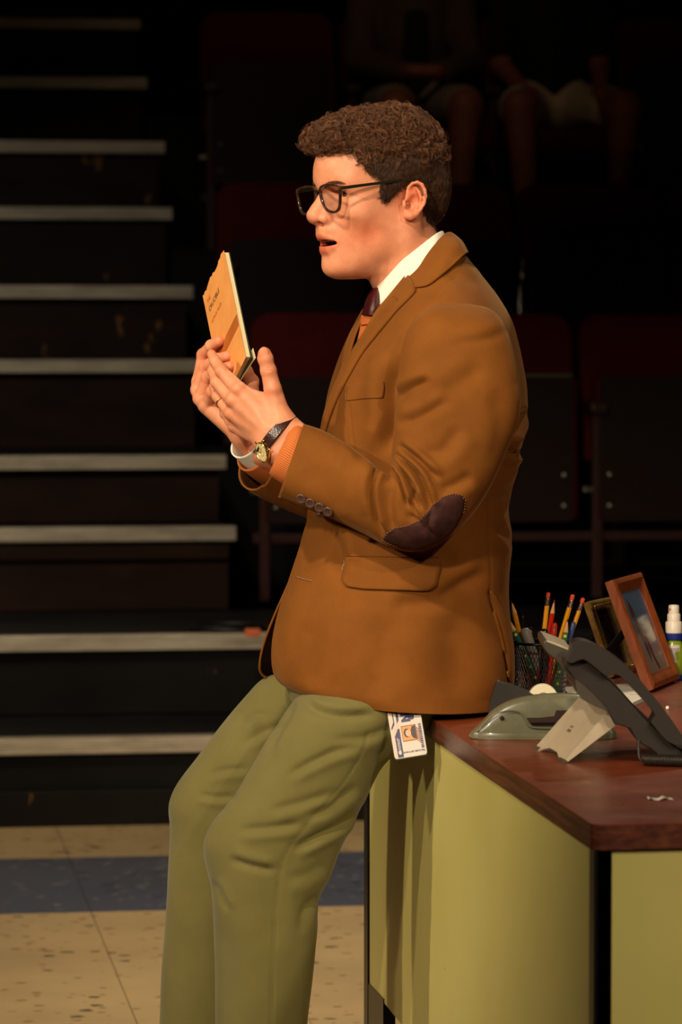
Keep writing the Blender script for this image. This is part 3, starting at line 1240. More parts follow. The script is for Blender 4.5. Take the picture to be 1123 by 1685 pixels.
# ---- near sleeve
SR = [
    (752, 499, 772, 500, .170, .004),
    (722, 500, 806, 508, .176, .034),
    (690, 517, 828, 530, .184, .062),
    (667, 555, 846, 572, .190, .074),
    (657, 610, 857, 632, .196, .078),
    (652, 665, 853, 690, .204, .076),
    (648, 716, 832, 748, .212, .074),
    (645, 752, 808, 800, .218, .072),
    (643, 774, 778, 846, .222, .070),
    (636, 782, 738, 886, .222, .068),
    (624, 772, 690, 907, .216, .066),
    (600, 752, 646, 902, .206, .064),
    (566, 728, 600, 880, .192, .062),
    (530, 708, 540, 852, .176, .062),
    (500, 698, 458, 818, .158, .062),
]
RS, NS = 250, 180
Vs, Fs_ = limb(SR, RS, NS, M, e=0.78)
Nn = mesh_normals(Vs, Fs_)
Fs_ = Fs_ if ((Nn * (Vs - Vs.reshape(RS, NS, 3).mean(1).repeat(NS, 0))).sum(1).mean() > 0) else Fs_[:, ::-1]
sleeve_folds = [
    ([(634, 770), (648, 772), (662, 790)], 3.0, .006, 'v'),
    ([(684, 800), (680, 830), (690, 850)], 3.5, .006, 'v'),
    ([(740, 566), (790, 560), (838, 545)], 8, .0028, 'v'),
    ([(690, 655), (740, 640), (800, 600)], 16, .004, 'v'),
    ([(654, 700), (695, 684), (745, 655)], 9, .0065, 'v'),
    ([(650, 660), (672, 640), (710, 622)], 7, .0075, 'v'),
    ([(852, 700), (842, 745), (818, 790), (800, 830)], 2.0, .0012, 's'),
    ([(812, 640), (826, 700), (812, 770)], 16, .004, 'v'),
    # gathers in the crook of the elbow
    ([(641, 768), (655, 786), (664, 808), (672, 835)], 3.2, .0115, 'v'),
    ([(644, 756), (668, 782), (684, 812), (694, 842)], 3.6, .0125, 'v'),
    ([(650, 745), (685, 776), (702, 806), (712, 838)], 3.8, .0120, 'v'),
    ([(655, 730), (690, 758), (722, 790)], 5, .009, 'v'),
    ([(668, 845), (690, 858), (705, 880)], 6, .004, 'v'),
    ([(708, 842), (706, 862), (716, 885)], 5, .004, 'v'),
    ([(626, 762), (612, 800), (618, 850), (632, 885)], 5.5, .012, 'v'),
    ([(604, 752), (598, 800), (604, 850)], 12, .004, 'b'),
    ([(648, 790), (640, 830), (648, 880)], 9, .005, 'v'),
    ([(560, 770), (585, 765), (600, 750)], 14, .003, 'v'),
    ([(500, 770), (530, 800), (560, 850)], 20, .003, 'v'),
    ([(720, 560), (700, 620), (702, 690)], 26, .004, 'v'),
    ([(760, 700), (730, 740), (690, 745)], 12, .005, 'v'),
    ([(780, 780), (745, 800), (720, 806)], 10, .005, 'v'),
]
Vs = apply_folds(Vs, Fs_, sleeve_folds)
Vs += mesh_normals(Vs, Fs_) * (fbm(Vs, 18, 5, 2) * 0.0010)[:, None]
uvS = np.stack(np.meshgrid(np.linspace(0, 0.5, NS), np.linspace(0, 0.62, RS)), -1).reshape(-1, 2)
sleeve = mobj('sleeve', Vs, Fs_, jacket_m, jacket, mats=[jacket_m, lining_m])
set_uv(sleeve, uvS)
md = sleeve.modifiers.new('cloth', 'SOLIDIFY')
md.thickness = 0.003
md.offset = -1
md.material_offset = 1
md.material_offset_rim = 0

# ---- far sleeve
def tube_m(cs, ra, rb, rows, n):
    """tube through (u, v, w) centres with true cross-sections; ra in the picture, rb across it"""
    c = catmull(np.array(cs, float), rows)
    C_ = np.array([M(*q) for q in c])
    ra, rb = np.interp(np.linspace(0, 1, rows), np.linspace(0, 1, len(ra)), ra), np.interp(np.linspace(0, 1, rows), np.linspace(0, 1, len(rb)), rb)
    T = np.gradient(C_, axis=0)
    T /= np.linalg.norm(T, axis=1)[:, None]
    a = np.linspace(0, 2 * math.pi, n, endpoint=False)
    V = []
    for i in range(rows):
        e1 = np.cross(T[i], FH)
        e1 /= np.linalg.norm(e1)
        e2 = np.cross(T[i], e1)
        V.append(C_[i] + ra[i] * np.cos(a)[:, None] * e1 + rb[i] * np.sin(a)[:, None] * e2)
    return np.concatenate(V), grid_faces(rows, n, True)


Vf, Ff = tube_m([(745, 520, -.19), (735, 620, -.205), (715, 740, -.215), (670, 815, -.205), (590, 822, -.155), (520, 808, -.100), (462, 790, -.052), (422, 771, -.016)],
                [.03, .062, .062, .058, .052, .044, .038, .0345], [.03, .06, .06, .058, .052, .046, .042, .040], 120, 90)
Nn = mesh_normals(Vf, Ff)
Ff = Ff if ((Nn * (Vf - Vf.reshape(120, 90, 3).mean(1).repeat(90, 0))).sum(1).mean() > 0) else Ff[:, ::-1]
Vf = apply_folds(Vf, Ff, [([(398, 752), (410, 780), (440, 812)], 4, .003, 'v'), ([(470, 760), (480, 800), (500, 840)], 10, .004, 'v')])
fs = mobj('sleeve', Vf, Ff, jacket_m, jacket, mats=[jacket_m, lining_m])
set_uv(fs, np.stack(np.meshgrid(np.linspace(0, 0.4, 90), np.linspace(0, 0.6, 120)), -1).reshape(-1, 2))
md = fs.modifiers.new('cloth', 'SOLIDIFY')
md.thickness = 0.003
md.offset = -1
md.material_offset = 1
md.material_offset_rim = 0

DJ = Drape((Vj, Fj))
DS = Drape((Vs, Fs_))
DA = Drape((Vj, Fj), (Vs, Fs_))


def patch_obj(name, dr, outline, lift, thick, mat, parent, n=90, crown=0.0, rnd=True, **kw):
    ol = resample(outline, n)
    if rnd:
        for _ in range(2):
            ol = (np.roll(ol, 1, 0) + 2 * ol + np.roll(ol, -1, 0)) / 4
    V, F = dr.patch(ol, lift, thick, crown=crown)
    o = mobj(name, V, F, mat, parent, **kw)
    bm = bmesh.new()
    bm.from_mesh(o.data)
    bmesh.ops.recalc_face_normals(bm, faces=bm.faces[:])
    bm.to_mesh(o.data)
    bm.free()
    u, v, _ = proj(V)
    set_uv(o, np.stack([u / 1087.0, v / 1087.0], 1))
    return o


# lapel, pocket flap, breast pocket welt, elbow patch
def strip_obj(name, dr, la, lb, lift, thick, mat, parent, n=60, m=9, crown=0.0, **kw):
    V, F = dr.strip(la, lb, lift, thick, n, m, crown)
    o = mobj(name, V, F, mat, parent, **kw)
    bm = bmesh.new()
    bm.from_mesh(o.data)
    bmesh.ops.recalc_face_normals(bm, faces=bm.faces[:])
    bm.to_mesh(o.data)
    bm.free()
    u, v, _ = proj(V)
    set_uv(o, np.stack([u / 1087.0, v / 1087.0], 1))
    return o


strip_obj('lapel', DJ, [(674, 450), (656, 472), (638, 494), (622, 513), (605, 542), (589, 568), (577, 590), (564, 613), (549, 648), (538, 680), (532, 710)],
          [(685, 474), (684, 482), (670, 497), (654, 513), (636, 535), (618, 557), (597, 584), (576, 620), (558, 655), (545, 688), (537, 712)], 0.001, 0.0048, jacket_m, jacket, 80, 9, .0015)
FLAP = [(570, 916), (600, 918), (650, 921), (700, 921), (724, 919), (725, 932), (721, 950), (718, 964), (706, 971), (690, 972), (640, 971), (600, 970), (572, 966), (563, 958), (566, 940)]
patch_obj('pocket_flap', DJ, FLAP, 0.0008, 0.0034, jacket_m, jacket, 130, 0.0015)
WELT = [(571, 634), (600, 630), (632, 626), (633, 640), (631, 655), (600, 656), (570, 660), (570, 648)]
patch_obj('breast_pocket', DJ, WELT, 0.0, 0.0014, jacket_m, jacket, 90)
ELB = [(766, 822), (764, 840), (752, 864), (738, 882), (718, 899), (692, 907), (664, 903), (644, 895), (630, 887), (637, 876), (652, 868), (672, 864),
       (690, 856), (703, 843), (714, 829), (728, 818), (746, 813), (760, 814)]
pt = patch_obj('elbow_patch', DS, ELB, 0.0, 0.0016, patch_m, sleeve, 130, 0.0008, label='dark brown suede elbow patch')
# whip stitches round the patch
g = G()
ol = resample(ELB, 74)
cc = ol.mean(0)
for k in range(len(ol)):
    if 4 < k < 34:
        continue
    d = (cc - ol[k]) / np.linalg.norm(cc - ol[k])
    a, _ = DS.hit(*(ol[k] - d * 1.2), 0.0012)
    b, _ = DS.hit(*(ol[k] + d * 2.6), 0.0026)
    g.tube(np.array([a, (a + b) / 2 + (CAM - a) / 5.2 * 0.0006, b]), 0.00035, 5)
g.obj('stitching', thread_m, sleeve, smooth=True, kind='stuff')
# armhole and pocket seams pressed beads
def seam(dr, line, name, parent, r=0.0007, lift=-0.0001, mat=None, n=60):
    pl = catmull(np.array(line, float), n)
    pts = np.array([dr.hit(q[0], q[1], lift)[0] for q in pl])
    return G().tube(pts, r, 6).obj(name, mat or jacket_m, parent, smooth=True)


strip_obj('vent_flap', DJ, [(805, 972), (811, 1008), (821, 1045), (830, 1085), (835, 1120)], [(809, 972), (823, 1002), (832, 1040), (837, 1080), (837, 1124)], 0.001, 0.0042, jacket_m, jacket, 40, 7)
seam(DJ, [(571, 914), (620, 915), (670, 916), (722, 916)], 'pocket_welt', jacket, 0.0016)
# cuff buttons
for (bu, bv) in ((497, 819), (512, 826), (527, 833), (541, 840)):
    c, n = DS.hit(bu, bv, 0.0010)
    n = n + (CAM - c) / np.linalg.norm(CAM - c) * .9
    n /= np.linalg.norm(n)
    g = G().lathe([(0.0005, 0.0036), (0.0042, 0.0036), (0.0052, 0.0044), (0.0066, 0.0044), (0.0076, 0.0034), (0.0076, 0.0016), (0.006, 0.0002)], c, n, 28)
    b = g.obj('button', button_m, sleeve, auto=50)
    e1 = np.cross(n, [0, 0, 1.0])
    e1 /= np.linalg.norm(e1)
    e2 = np.cross(n, e1)
    g = G()
    for sx, sy in ((1, 1), (1, -1), (-1, 1), (-1, -1)):
        g.lathe([(0.0008, 0.0), (0.0008, 0.0040)], c + e1 * sx * 0.0016 + e2 * sy * 0.0016, n, 8)
    g.obj('button_holes', simple('button_shadow', (28, 18, 16), 0.8) if (bu == 497) else bpy.data.materials['button_shadow'], b)
c, n = DJ.hit(530, 846, 0.0)
c = M(529, 845, .20)
G().lathe([(0.006, 0.0), (0.0075, 0.001), (0.0075, 0.003), (0.006, 0.004)], c, (0.1, -0.5, -0.85), 24).obj('button', button_m, jacket, auto=50)
# worked buttonholes
for ln in ([(488, 949), (500, 953), (514, 956)], [(653, 492), (657, 496), (659, 500)]):
    pl = catmull(np.array(ln, float), 14)
    pts = np.array([DJ.hit(q[0], q[1], 0.0075 if ln[0][0] > 600 else 0.0006)[0] for q in pl])
    G().tube(pts, 0.0011, 6).obj('buttonhole', thread_m if ln[0][0] < 600 else jacket_m, jacket, smooth=True)

# ---- collar of the jacket: folded band round the neck
up = [(669, 452, .060), (700, 420, .068), (722, 398, .056), (735, 386, .030), (742, 384, .0), (738, 386, -.035), (716, 398, -.062), (690, 420, -.068), (655, 448, -.055)]
lo = [(678, 474, .070), (706, 468, .094), (738, 444, .106), (764, 420, .080), (770, 416, .010), (764, 418, -.065), (740, 432, -.100), (700, 455, -.085), (650, 480, -.060)]
fold = [(a[0] * .5 + b[0] * .5 + (3 if i in (2, 3, 4) else 0), a[1] * .5 + b[1] * .5 - 3, a[2] * .45 + b[2] * .55 + (.008 if a[2] > 0 else -.008)) for i, (a, b) in enumerate(zip(up, lo))]
stand = [(a[0] - 3, a[1] + 16, a[2] * .95) for a in up]
def over_jacket(p, lift):
    if p[2] <= 0 or p[0] > 762:
        return p
    h, _ = DJ.hit(p[0], p[1], 0, -9)
    wj = D0 - float((h - CAM) @ FW)
    return (p[0], p[1], max(p[2], wj + lift)) if wj > 0 else p


lo = [over_jacket(p, .006) for p in lo]
fold = [over_jacket(p, .010) for p in fold]
Cr = catmull(np.array([stand, [(a[0] - 1, a[1] + 5, a[2]) for a in up], up, fold, lo], float), 44)
Cr = np.array([catmull(r, 120) for r in Cr])
Vc = np.array([M(*q) for q in Cr.reshape(-1, 3)])
Fc = grid_faces(44, 120)
Vc = apply_folds(Vc, Fc, [([(700, 440), (730, 425), (755, 400)], 10, .002, 'v')])
cl = mobj('collar', Vc, Fc, jacket_m, jacket)
set_uv(cl, np.stack(np.meshgrid(np.linspace(0, 0.4, 120), np.linspace(0, 0.1, 44)), -1).reshape(-1, 2))
md = cl.modifiers.new('cloth', 'SOLIDIFY')
md.thickness = 0.004
md.offset = 0

# ---- shirt collar
up = [(622, 470, .022), (640, 450, .042), (662, 430, .057), (692, 406, .062), (718, 386, .045), (729, 381, .0), (716, 388, -.045), (684, 408, -.062), (650, 436, -.055), (618, 465, -.022)]
lo = [(616, 512, .036), (634, 505, .050), (660, 482, .066), (694, 450, .078), (728, 420, .062), (742, 410, .0), (728, 416, -.060), (694, 440, -.078), (650, 470, -.060), (612, 482, -.020)]
Cr = catmull(np.array([[(a[0] + 3, a[1] + 10, a[2] * .93) for a in up], up, [(a[0] * .4 + b[0] * .6 + 1, a[1] * .4 + b[1] * .6, (a[2] * .4 + b[2] * .6) + .004 * np.sign(a[2])) for a, b in zip(up, lo)], lo], float), 30)
Cr = np.array([catmull(r, 110) for r in Cr])
Vc = np.array([M(*q) for q in Cr.reshape(-1, 3)])
shirt = mobj('shirt_collar', Vc, grid_faces(30, 110), shirt_m, man, label='white shirt collar')
md = shirt.modifiers.new('cloth', 'SOLIDIFY')
md.thickness = 0.0022
md.offset = 0

# ---- sweater body (seen in the open front) and tie
IR = [((640, 492), (735, 455), .060, -.0), ((608, 504), (752, 480), .072, 0), ((596, 517), (780, 512), .095, 0), ((590, 545), (815, 545), .100, -.022), ((575, 600), (835, 600), .098, -.034),
      ((558, 660), (850, 650), .100, -.038), ((548, 720), (845, 700), .110, -.03), ((536, 800), (828, 800), .160, 0), ((520, 900), (826, 900), .160, 0), ((506, 1000), (822, 1000), .165, 0), ((500, 1080), (826, 1080), .17, 0)]
secs = [(b[0], b[1], a[0], a[1], w_ if w_ else -.012, T) for a, b, T, w_ in IR]
Vw, Fw = limb(secs, 120, 120, M2, e=0.9)
Vw2, Fw2 = capped(Vw, outward(Vw, Fw), 120, 120)
sw = mobj('sweater', Vw2, Fw2, sweater_m, man, label='orange knit sweater')
uvw = np.stack(np.meshgrid(np.linspace(0, 26.0, 120), np.linspace(0, 1, 120)), -1).reshape(-1, 2)
set_uv(sw, np.concatenate([uvw, [[0, 0], [0, 0]]]))
DW = Drape((Vw, Fw))
# neckline band
pl = catmull(np.array([(596, 534), (603, 533), (614, 531), (626, 526), (636, 518)], float), 40)
g = G()
pts = np.array([DW.hit(q[0], q[1], 0.001)[0] for q in pl])
g.tube(pts, 0.0016, 6)
g.obj('neckband', sweater_m, sw, smooth=True)
tg = [((614, 477), (624, 475), .026), ((609, 486), (624, 484), .038), ((604, 497), (624, 496), .045), ((601, 508), (623, 508), .049), ((598, 519), (623, 520), .049)]
T_ = catmull(np.array([[(a[0], a[1], w - .028), ((a[0] + b[0]) / 2, (a[1] + b[1]) / 2, w), (b[0], b[1], w - .004)] for a, b, w in tg], float), 24)
T_ = np.array([catmull(r, 16) for r in T_])
Vt = np.array([M(*q) for q in T_.reshape(-1, 3)])
ti = mobj('tie', Vt, grid_faces(24, 16), tie_m, man, label='dark maroon tie')
md = ti.modifiers.new('cloth', 'SOLIDIFY')
md.thickness = 0.006
md.offset = 0

# ---- cuffs of sweater and shirt
def cuff(secs, name, mat, parent, thick, rows_=30, n=90, rep=10.0, **kw):
    V, F = limb(secs, rows_, n, M, e=0.95)
    o = mobj(name, V, F, mat, parent, **kw)
    set_uv(o, np.stack(np.meshgrid(np.linspace(0, rep, n), np.linspace(0, 1, rows_)), -1).reshape(-1, 2))
    md_ = o.modifiers.new('cloth', 'SOLIDIFY')
    md_.thickness = thick
    md_.offset = 0
    return o


cuff([(530, 730, 520, 815, .166, .040), (503, 706, 476, 800, .156, .043), (490, 697, 452, 786, .150, .042), (482, 700, 444, 778, .147, .038)], 'sweater_cuff', sweater_m, sw, 0.003)
def cuff_t(cs, ra, rb, name, mat, parent, thick, rep=10.0):
    V, F = tube_m(cs, ra, rb, 30, 90)
    o = mobj(name, V, F, mat, parent)
    set_uv(o, np.stack(np.meshgrid(np.linspace(0, rep, 90), np.linspace(0, 1, 30)), -1).reshape(-1, 2))
    md_ = o.modifiers.new('cloth', 'SOLIDIFY')
    md_.thickness = thick
    md_.offset = 0


cuff_t([(480, 786, -.060), (448, 768, -.035), (416, 745, -.006)], [.030, .030, .029], [.033, .033, .031], 'sweater_cuff', sweater_m, sw, .003)
cuff_t([(470, 782, -.050), (428, 750, -.012), (404, 728, .012)], [.026, .026, .0262], [.029, .028, .027], 'shirt_cuff', shirt_m, shirt, .0022)

# ---- trousers
NEAR = [
    (560, 1090, 815, 1130, .075, .105),
    (520, 1130, 800, 1148, .085, .100),
    (482, 1152, 740, 1172, .098, .095),
    (450, 1200, 672, 1222, .110, .090),
    (418, 1255, 630, 1262, .118, .086),
    (382, 1315, 600, 1320, .124, .082),
    (350, 1352, 578, 1362, .128, .078),
    (334, 1390, 560, 1400, .130, .074),
    (338, 1424, 545, 1440, .130, .071),
    (347, 1465, 524, 1485, .128, .069),
    (350, 1520, 524, 1525, .126, .068),
    (353, 1600, 516, 1605, .122, .068),
    (356, 1690, 506, 1690, .118, .068),
    (360, 1790, 500, 1790, .112, .067),
    (362, 1900, 500, 1900, .106, .066),
    (364, 1960, 502, 1960, .104, .066),
]
FARL = [
    (540, 1080, 800, 1110, -.085, .100),
    (480, 1102, 760, 1150, -.090, .096),
    (434, 1116, 690, 1170, -.095, .092),
    (404, 1146, 620, 1205, -.096, .088),
    (372, 1184, 560, 1240, -.096, .084),
    (330, 1238, 510, 1275, -.094, .080),
    (292, 1288, 475, 1312, -.090, .076),
    (277, 1325, 455, 1345, -.088, .073),
    (279, 1362, 440, 1385, -.086, .070),
    (277, 1410, 430, 1430, -.086, .068),
    (274, 1470, 425, 1480, -.086, .067),
    (270, 1540, 420, 1545, -.086, .066),
    (265, 1620, 414, 1620, -.086, .066),
    (260, 1700, 408, 1700, -.086, .066),
    (256, 1800, 398, 1800, -.086, .065),
    (254, 1890, 394, 1890, -.086, .064),
]
HIP = [(520, 1010, 815, 1010, -.0, .150), (492, 1070, 822, 1080, -.0, .160), (484, 1118, 818, 1140, .005, .168), (478, 1148, 780, 1160, .010, .160), (500, 1185, 690, 1195, .015, .12)]
parts = []
for S_ in (NEAR, FARL, HIP):
    V_, F_ = limb(S_, 70, 48, M2 if S_ is HIP else M, e=0.93)
    F_ = outward(V_, F_)
    parts.append(capped(V_, F_, 70, 48))
Vt_, Ft_ = voxel_union(parts, 0.0040, 7)
tf = [
    ([(498, 1148), (520, 1168), (560, 1178), (620, 1176)], 8, .007, 'v'),
    ([(486, 1150), (466, 1190), (440, 1240)], 9, .007, 'v'),
    ([(600, 1228), (555, 1236), (510, 1256), (470, 1278)], 8, .006, 'v'),
    ([(648, 1195), (600, 1214), (545, 1216)], 9, .004, 'v'),
    ([(560, 1300), (500, 1320), (440, 1335)], 9, .004, 'v'),
    ([(500, 1355), (450, 1362), (390, 1366)], 8, .0050, 'v'),
    ([(375, 1412), (410, 1424), (455, 1434)], 8, .0050, 'v'),
    ([(600, 1322), (560, 1356), (520, 1378), (480, 1400)], 8, .008, 'v'),
    ([(590, 1290), (540, 1330), (500, 1345)], 9, .005, 'v'),
    ([(350, 1448), (362, 1470), (376, 1500)], 6, .004, 'v'),
    ([(540, 1420), (500, 1440), (470, 1445)], 12, .003, 'v'),
    ([(524, 1470), (500, 1500), (496, 1540)], 9, .004, 'v'),
    ([(440, 1180), (420, 1176), (390, 1196)], 7, .004, 'v'),
    ([(410, 1265), (370, 1268), (338, 1276)], 7, .004, 'v'),
    ([(390, 1312), (350, 1312), (325, 1306)], 6, .004, 'v'),
    ([(470, 1190), (430, 1206), (400, 1226)], 8, .004, 'v'),
    ([(650, 1150), (640, 1215), (620, 1260)], 10, .005, 'v'),
    # side seam
    ([(608, 1205), (590, 1250), (560, 1295), (520, 1340), (482, 1386), (462, 1430), (455, 1500), (450, 1600), (446, 1690)], 1.8, .0022, 's'),
    ([(470, 1400), (452, 1480), (460, 1560)], 22, .003, 'v'),
    ([(356, 1500), (372, 1580), (380, 1690)], 22, .003, 'v'),
]
tf = [(f[0], f[1] * (.85 if f[3] == 'v' and f[1] < 20 else 1), f[2] * (1.05 if f[3] == 'v' and f[1] < 20 else 1), f[3]) for f in tf]
Vt_ = apply_folds(Vt_, outward(Vt_, Ft_), tf)
Ft_ = outward(Vt_, Ft_)
Vt_ += mesh_normals(Vt_, Ft_) * (fbm(Vt_, 18, 9, 3) * 0.0016)[:, None]
trousers = mobj('trousers', Vt_, Ft_, trouser_m, man, label='olive green trousers')
DT_ = Drape((Vt_, Ft_))
# shoes on the floor
for (u_, w_) in ((432, .112), (322, -.086)):
    a = M(u_, 1900, w_)
    heel = np.array([a[0] + 0.045, a[1], 0.0])
    fwd = np.array([-math.cos(YAW + 0.25), math.sin(YAW) - 0.25, 0])
    fwd /= np.linalg.norm(fwd)
    sd_ = np.array([-fwd[1], fwd[0], 0])
    R_ = []
    for s_, hw, h0, h1 in ((-.06, .022, .01, .06), (-.045, .032, 0, .085), (.0, .035, 0, .095), (.06, .038, 0, .085), (.12, .046, 0, .062), (.17, .047, 0, .05), (.215, .034, 0.002, .04), (.235, .012, .012, .025)):
        R_.append([heel + fwd * s_ + sd_ * hw * np.sign(math.cos(q)) * abs(math.cos(q)) ** .7 + np.array([0, 0, (h0 + h1) / 2 + (h1 - h0) / 2 * math.sin(q)]) for q in np.linspace(0, 2 * math.pi, 28, endpoint=False)])
    R_ = catmull(np.array(R_), 40)
    V_, F_ = capped(R_.reshape(-1, 3), outward(R_.reshape(-1, 3), grid_faces(40, 28, True)), 40, 28)
    V_[:, 2] = np.maximum(V_[:, 2], 0.0)
    mobj('shoe', V_, F_, shoe_m, man, label='dark brown leather shoe')
# ================================================================= THE MAN: BODY
PSI = math.radians(28)
HO = M2(634, 320, 0.0)
HX = -RT * math.cos(PSI) - FH * math.sin(PSI)
HY = -FH * math.cos(PSI) + RT * math.sin(PSI)
HZ = np.array([0, 0, 1.0])


def hw(p):
    p = np.asarray(p, float)
    return HO + p[..., 0:1] * HX + p[..., 1:2] * HY + p[..., 2:3] * HZ


def hl(u, v, y):
    """head-frame point under pixel (u, v) at sideways offset y"""
    return np.array([(634 + 510 * y - u) / 960.0, y, (320 - v) / 1087.0])


F = Field((-.125, -.098, -.215), (.142, .098, .130), .0015)
F.ell((.010, 0, .035), (.099, .076, .086))
F.ell((.052, 0, .028), (.0585, .062, .058), .02)
for s in (1, -1):
    F.cap((.093, 0, .015), (.083, s * .040, .017), .0135, .011, .014)
F.ell((.048, 0, -.045), (.052, .057, .062), .02)
F.ell((.071, 0, -.068), (.0375, .032, .034), .018)
F.ell((.1000, 0, -.0545), (.0150, .020, .0130), .010)
for s in (1, -1):
    F.ell((.064, s * .046, -.030), (.024, .017, .017), .022)
    F.cap((.004, s * .050, -.072), (.072, s * .020, -.108), .0165, .014, .022)
    F.ell((.014, s * .052, -.055), (.030, .014, .036), .02)
F.ell((.045, 0, -.084), (.050, .045, .036), .02)
F.ell((.050, 0, -.104), (.042, .032, .020), .02)
F.ell((.0840, 0, -.109), (.0185, .022, .0165), .014)
F.ell((.0935, 0, -.1105), (.008, .012, .010), .008)
# neck and its base
n0, n1, n2 = hl(672, 405, .016), hl(676, 440, .02), hl(700, 520, .03)
F.cap((-.020, .0, -.035), n1, .050, .054, .026)
F.cap(n1, n2, .054, .064, .02)
F.cap(hl(630, 468, .012), hl(650, 520, .02), .010, .010, .02)
F.cap((-.012, .062, -.040), hl(640, 500, .020), .013, .011, .018)     # neck muscle
# sockets, lids
for s in (1, -1):
    F.ell((.1045, s * .031, -.003), (.0150, .018, .0115), .012, 'sub')
    F.ell((.0765, s * .032, -.002), (.0128, .0150, .0125), .005)
    F.cap((.0905, s * .020, .0075), (.0815, s * .045, .0055), .0022, .0022, .004)
    F.cap((.0880, s * .022, -.013), (.0800, s * .044, -.012), .0022, .0018, .006)
    F.ell((.0900, s * .0315, -.0030), (.0090, .0110, .0034), .0012, 'sub')
for s in (1, -1):
    F.cap((.0895, s * .034, -.0030), (.0820, s * .0430, -.0034), .0032, .0012, .0010, 'sub')
    F.cap((.0925, s * .022, .0045), (.0830, s * .0450, .0035), .0007, .0007, .0015, 'sub')
# nose
F.chain([(.094, 0, .002), (.1065, 0, -.012), (.1155, 0, -.024), (.1222, 0, -.0335)], [.0105, .0085, .0086, .0108], .008)
for s in (1, -1):
    F.cap((.098, s * .008, -.012), (.105, s * .012, -.034), .007, .007, .010)
    F.ell((.1075, s * .0135, -.0395), (.0115, .0072, .0080), .006)
    F.cap((.1205, s * .004, -.036), (.1205, s * .004, -.037), .0085, .0085, .004)
F.cap((.1190, 0, -.0430), (.1080, 0, -.0480), .0046, .0050, .005)
for s in (1, -1):
    F.ell((.1130, s * .0085, -.0462), (.0075, .0040, .0050), .0022, 'sub')
# lips
for s in (1, -1):
    F.chain([(.1085, 0, -.0640), (.1075, s * .006, -.0635), (.1020, s * .015, -.0675), (.0895, s * .025, -.0735)], [.0046, .0050, .0040, .0018], .005)
    F.chain([(.0998, 0, -.0862), (.0988, s * .009, -.0857), (.0955, s * .018, -.0815), (.0885, s * .025, -.0750)], [.0064, .0062, .0046, .0018], .005)
F.ell((.1000, 0, -.0748), (.0200, .0262, .0050), .0022, 'sub')
F.ell((.084, 0, -.0745), (.0250, .0210, .0070), .003, 'sub')
F.ell((.1130, 0, -.0970), (.0070, .017, .0050), .008, 'sub')
F.cap((.1225, 0, -.0505), (.1215, 0, -.0580), .0022, .0022, .004, 'sub')
for s in (1, -1):
    F.ell((.066, s * .083, .020), (.034, .012, .030), .018, 'sub')


def ez(x, y, dep=0.0):
    """ear outline point from the enlarged view (x, y), dep outwards from the head"""
    u, v = 600 + x / 9.36, 280 + y / 9.36
    yy = .0755 + dep
    return hl(u, v, yy)


def ear(s):
    q = lambda x, y, d: ez(x, y, d) * np.array((1, s, 1))
    F.ell(q(765, 450, .0035), (.0165, .0040, .0250), .005)
    F.chain([q(650, 380, .000), q(670, 305, .004), q(725, 246, .009), (q(800, 222, .013)), q(870, 258, .016), q(915, 345, .018), q(925, 440, .018), q(902, 545, .016), q(850, 635, .013), q(780, 700, .010)],
            [.0026, .0027, .0027, .0028, .0029, .0028, .0027, .0026, .0027, .0034], .0014)
    F.chain([q(780, 700, .009), q(700, 735, .006), q(630, 735, .003)], [.0048, .0058, .0048], .004)
    F.chain([q(625, 670, .003), q(690, 690, .005)], [.0040, .0046], .004)
    F.chain([q(780, 310, .009), q(830, 375, .012), q(855, 460, .013), q(838, 555, .011), q(770, 620, .008), q(690, 650, .006)], [.0022, .0026, .0029, .0028, .0026, .0026], .0016)
    F.chain([q(675, 385, .004), q(740, 415, .006), q(790, 440, .006)], [.0022, .0021, .0016], .0014)
    F.chain([q(600, 520, .003), q(618, 570, .0045), q(610, 615, .003)], [.0034, .0040, .0030], .003)
    F.ell(q(705, 560, .0080), (.0085, .0070, .0085), .002, 'sub')
    F.ell(q(760, 490, .0100), (.0075, .0060, .0085), .002, 'sub')
    F.chain([q(700, 330, .0090), q(760, 275, .0130), q(830, 290, .0165), q(878, 370, .0185), q(892, 460, .0185), q(868, 560, .0160)], [.0030, .0026, .0022, .0020, .0020, .0018], .0010, 'sub')
    F.ell(q(735, 345, .0110), (.0065, .0048, .0045), .002, 'sub')


ear(1)
ear(-1)
Vh, Fh = F.mesh(relax=2)
del F
Fh = outward(Vh, Fh)
# skin tint, painted from anatomy, with shade at the eyes
c = np.ones((len(Vh), 3))


def blob(V, ctr, rad, col, amt, c):
    d = (((V - np.array(ctr)) / np.array(rad)) ** 2).sum(1)
    k = (np.exp(-d * 1.2) * amt)[:, None]
    return c * (1 - k) + np.array(col) * k


ah = Vh * np.array((1, 1, 1.0))
am = Vh.copy()
am[:, 1] = np.abs(am[:, 1])
c = blob(am, (.060, .048, -.058), (.030, .03, .026), (1.04, .62, .54), .7, c)      # cheeks
c = blob(am, (.118, .0, -.036), (.016, .018, .012), (1.0, .74, .66), .55, c)       # nose
c = blob(am, (.000, .088, -.008), (.024, .020, .034), (1.0, .62, .52), .85, c)     # ears
c = blob(am, (.085, .02, -.062), (.035, .03, .012), (.80, .72, .62), .45, c)       # shaved moustache
c = blob(am, (.075, .02, -.112), (.045, .04, .018), (.84, .76, .66), .40, c)       # chin stubble
c = blob(am, (.030, .055, -.085), (.045, .02, .025), (.88, .80, .70), .40, c)
spk = np.clip(fbm(Vh, 900, 5, 2) * fbm(Vh, 260, 6, 2), -1, 1)[:, None]
c = c * (1 - np.array((.03, .07, .08)) * spk)
c = blob(am, (.092, .034, -.016), (.014, .016, .007), (.82, .66, .58), .4, c)
LIP = (.80, .40, .36)
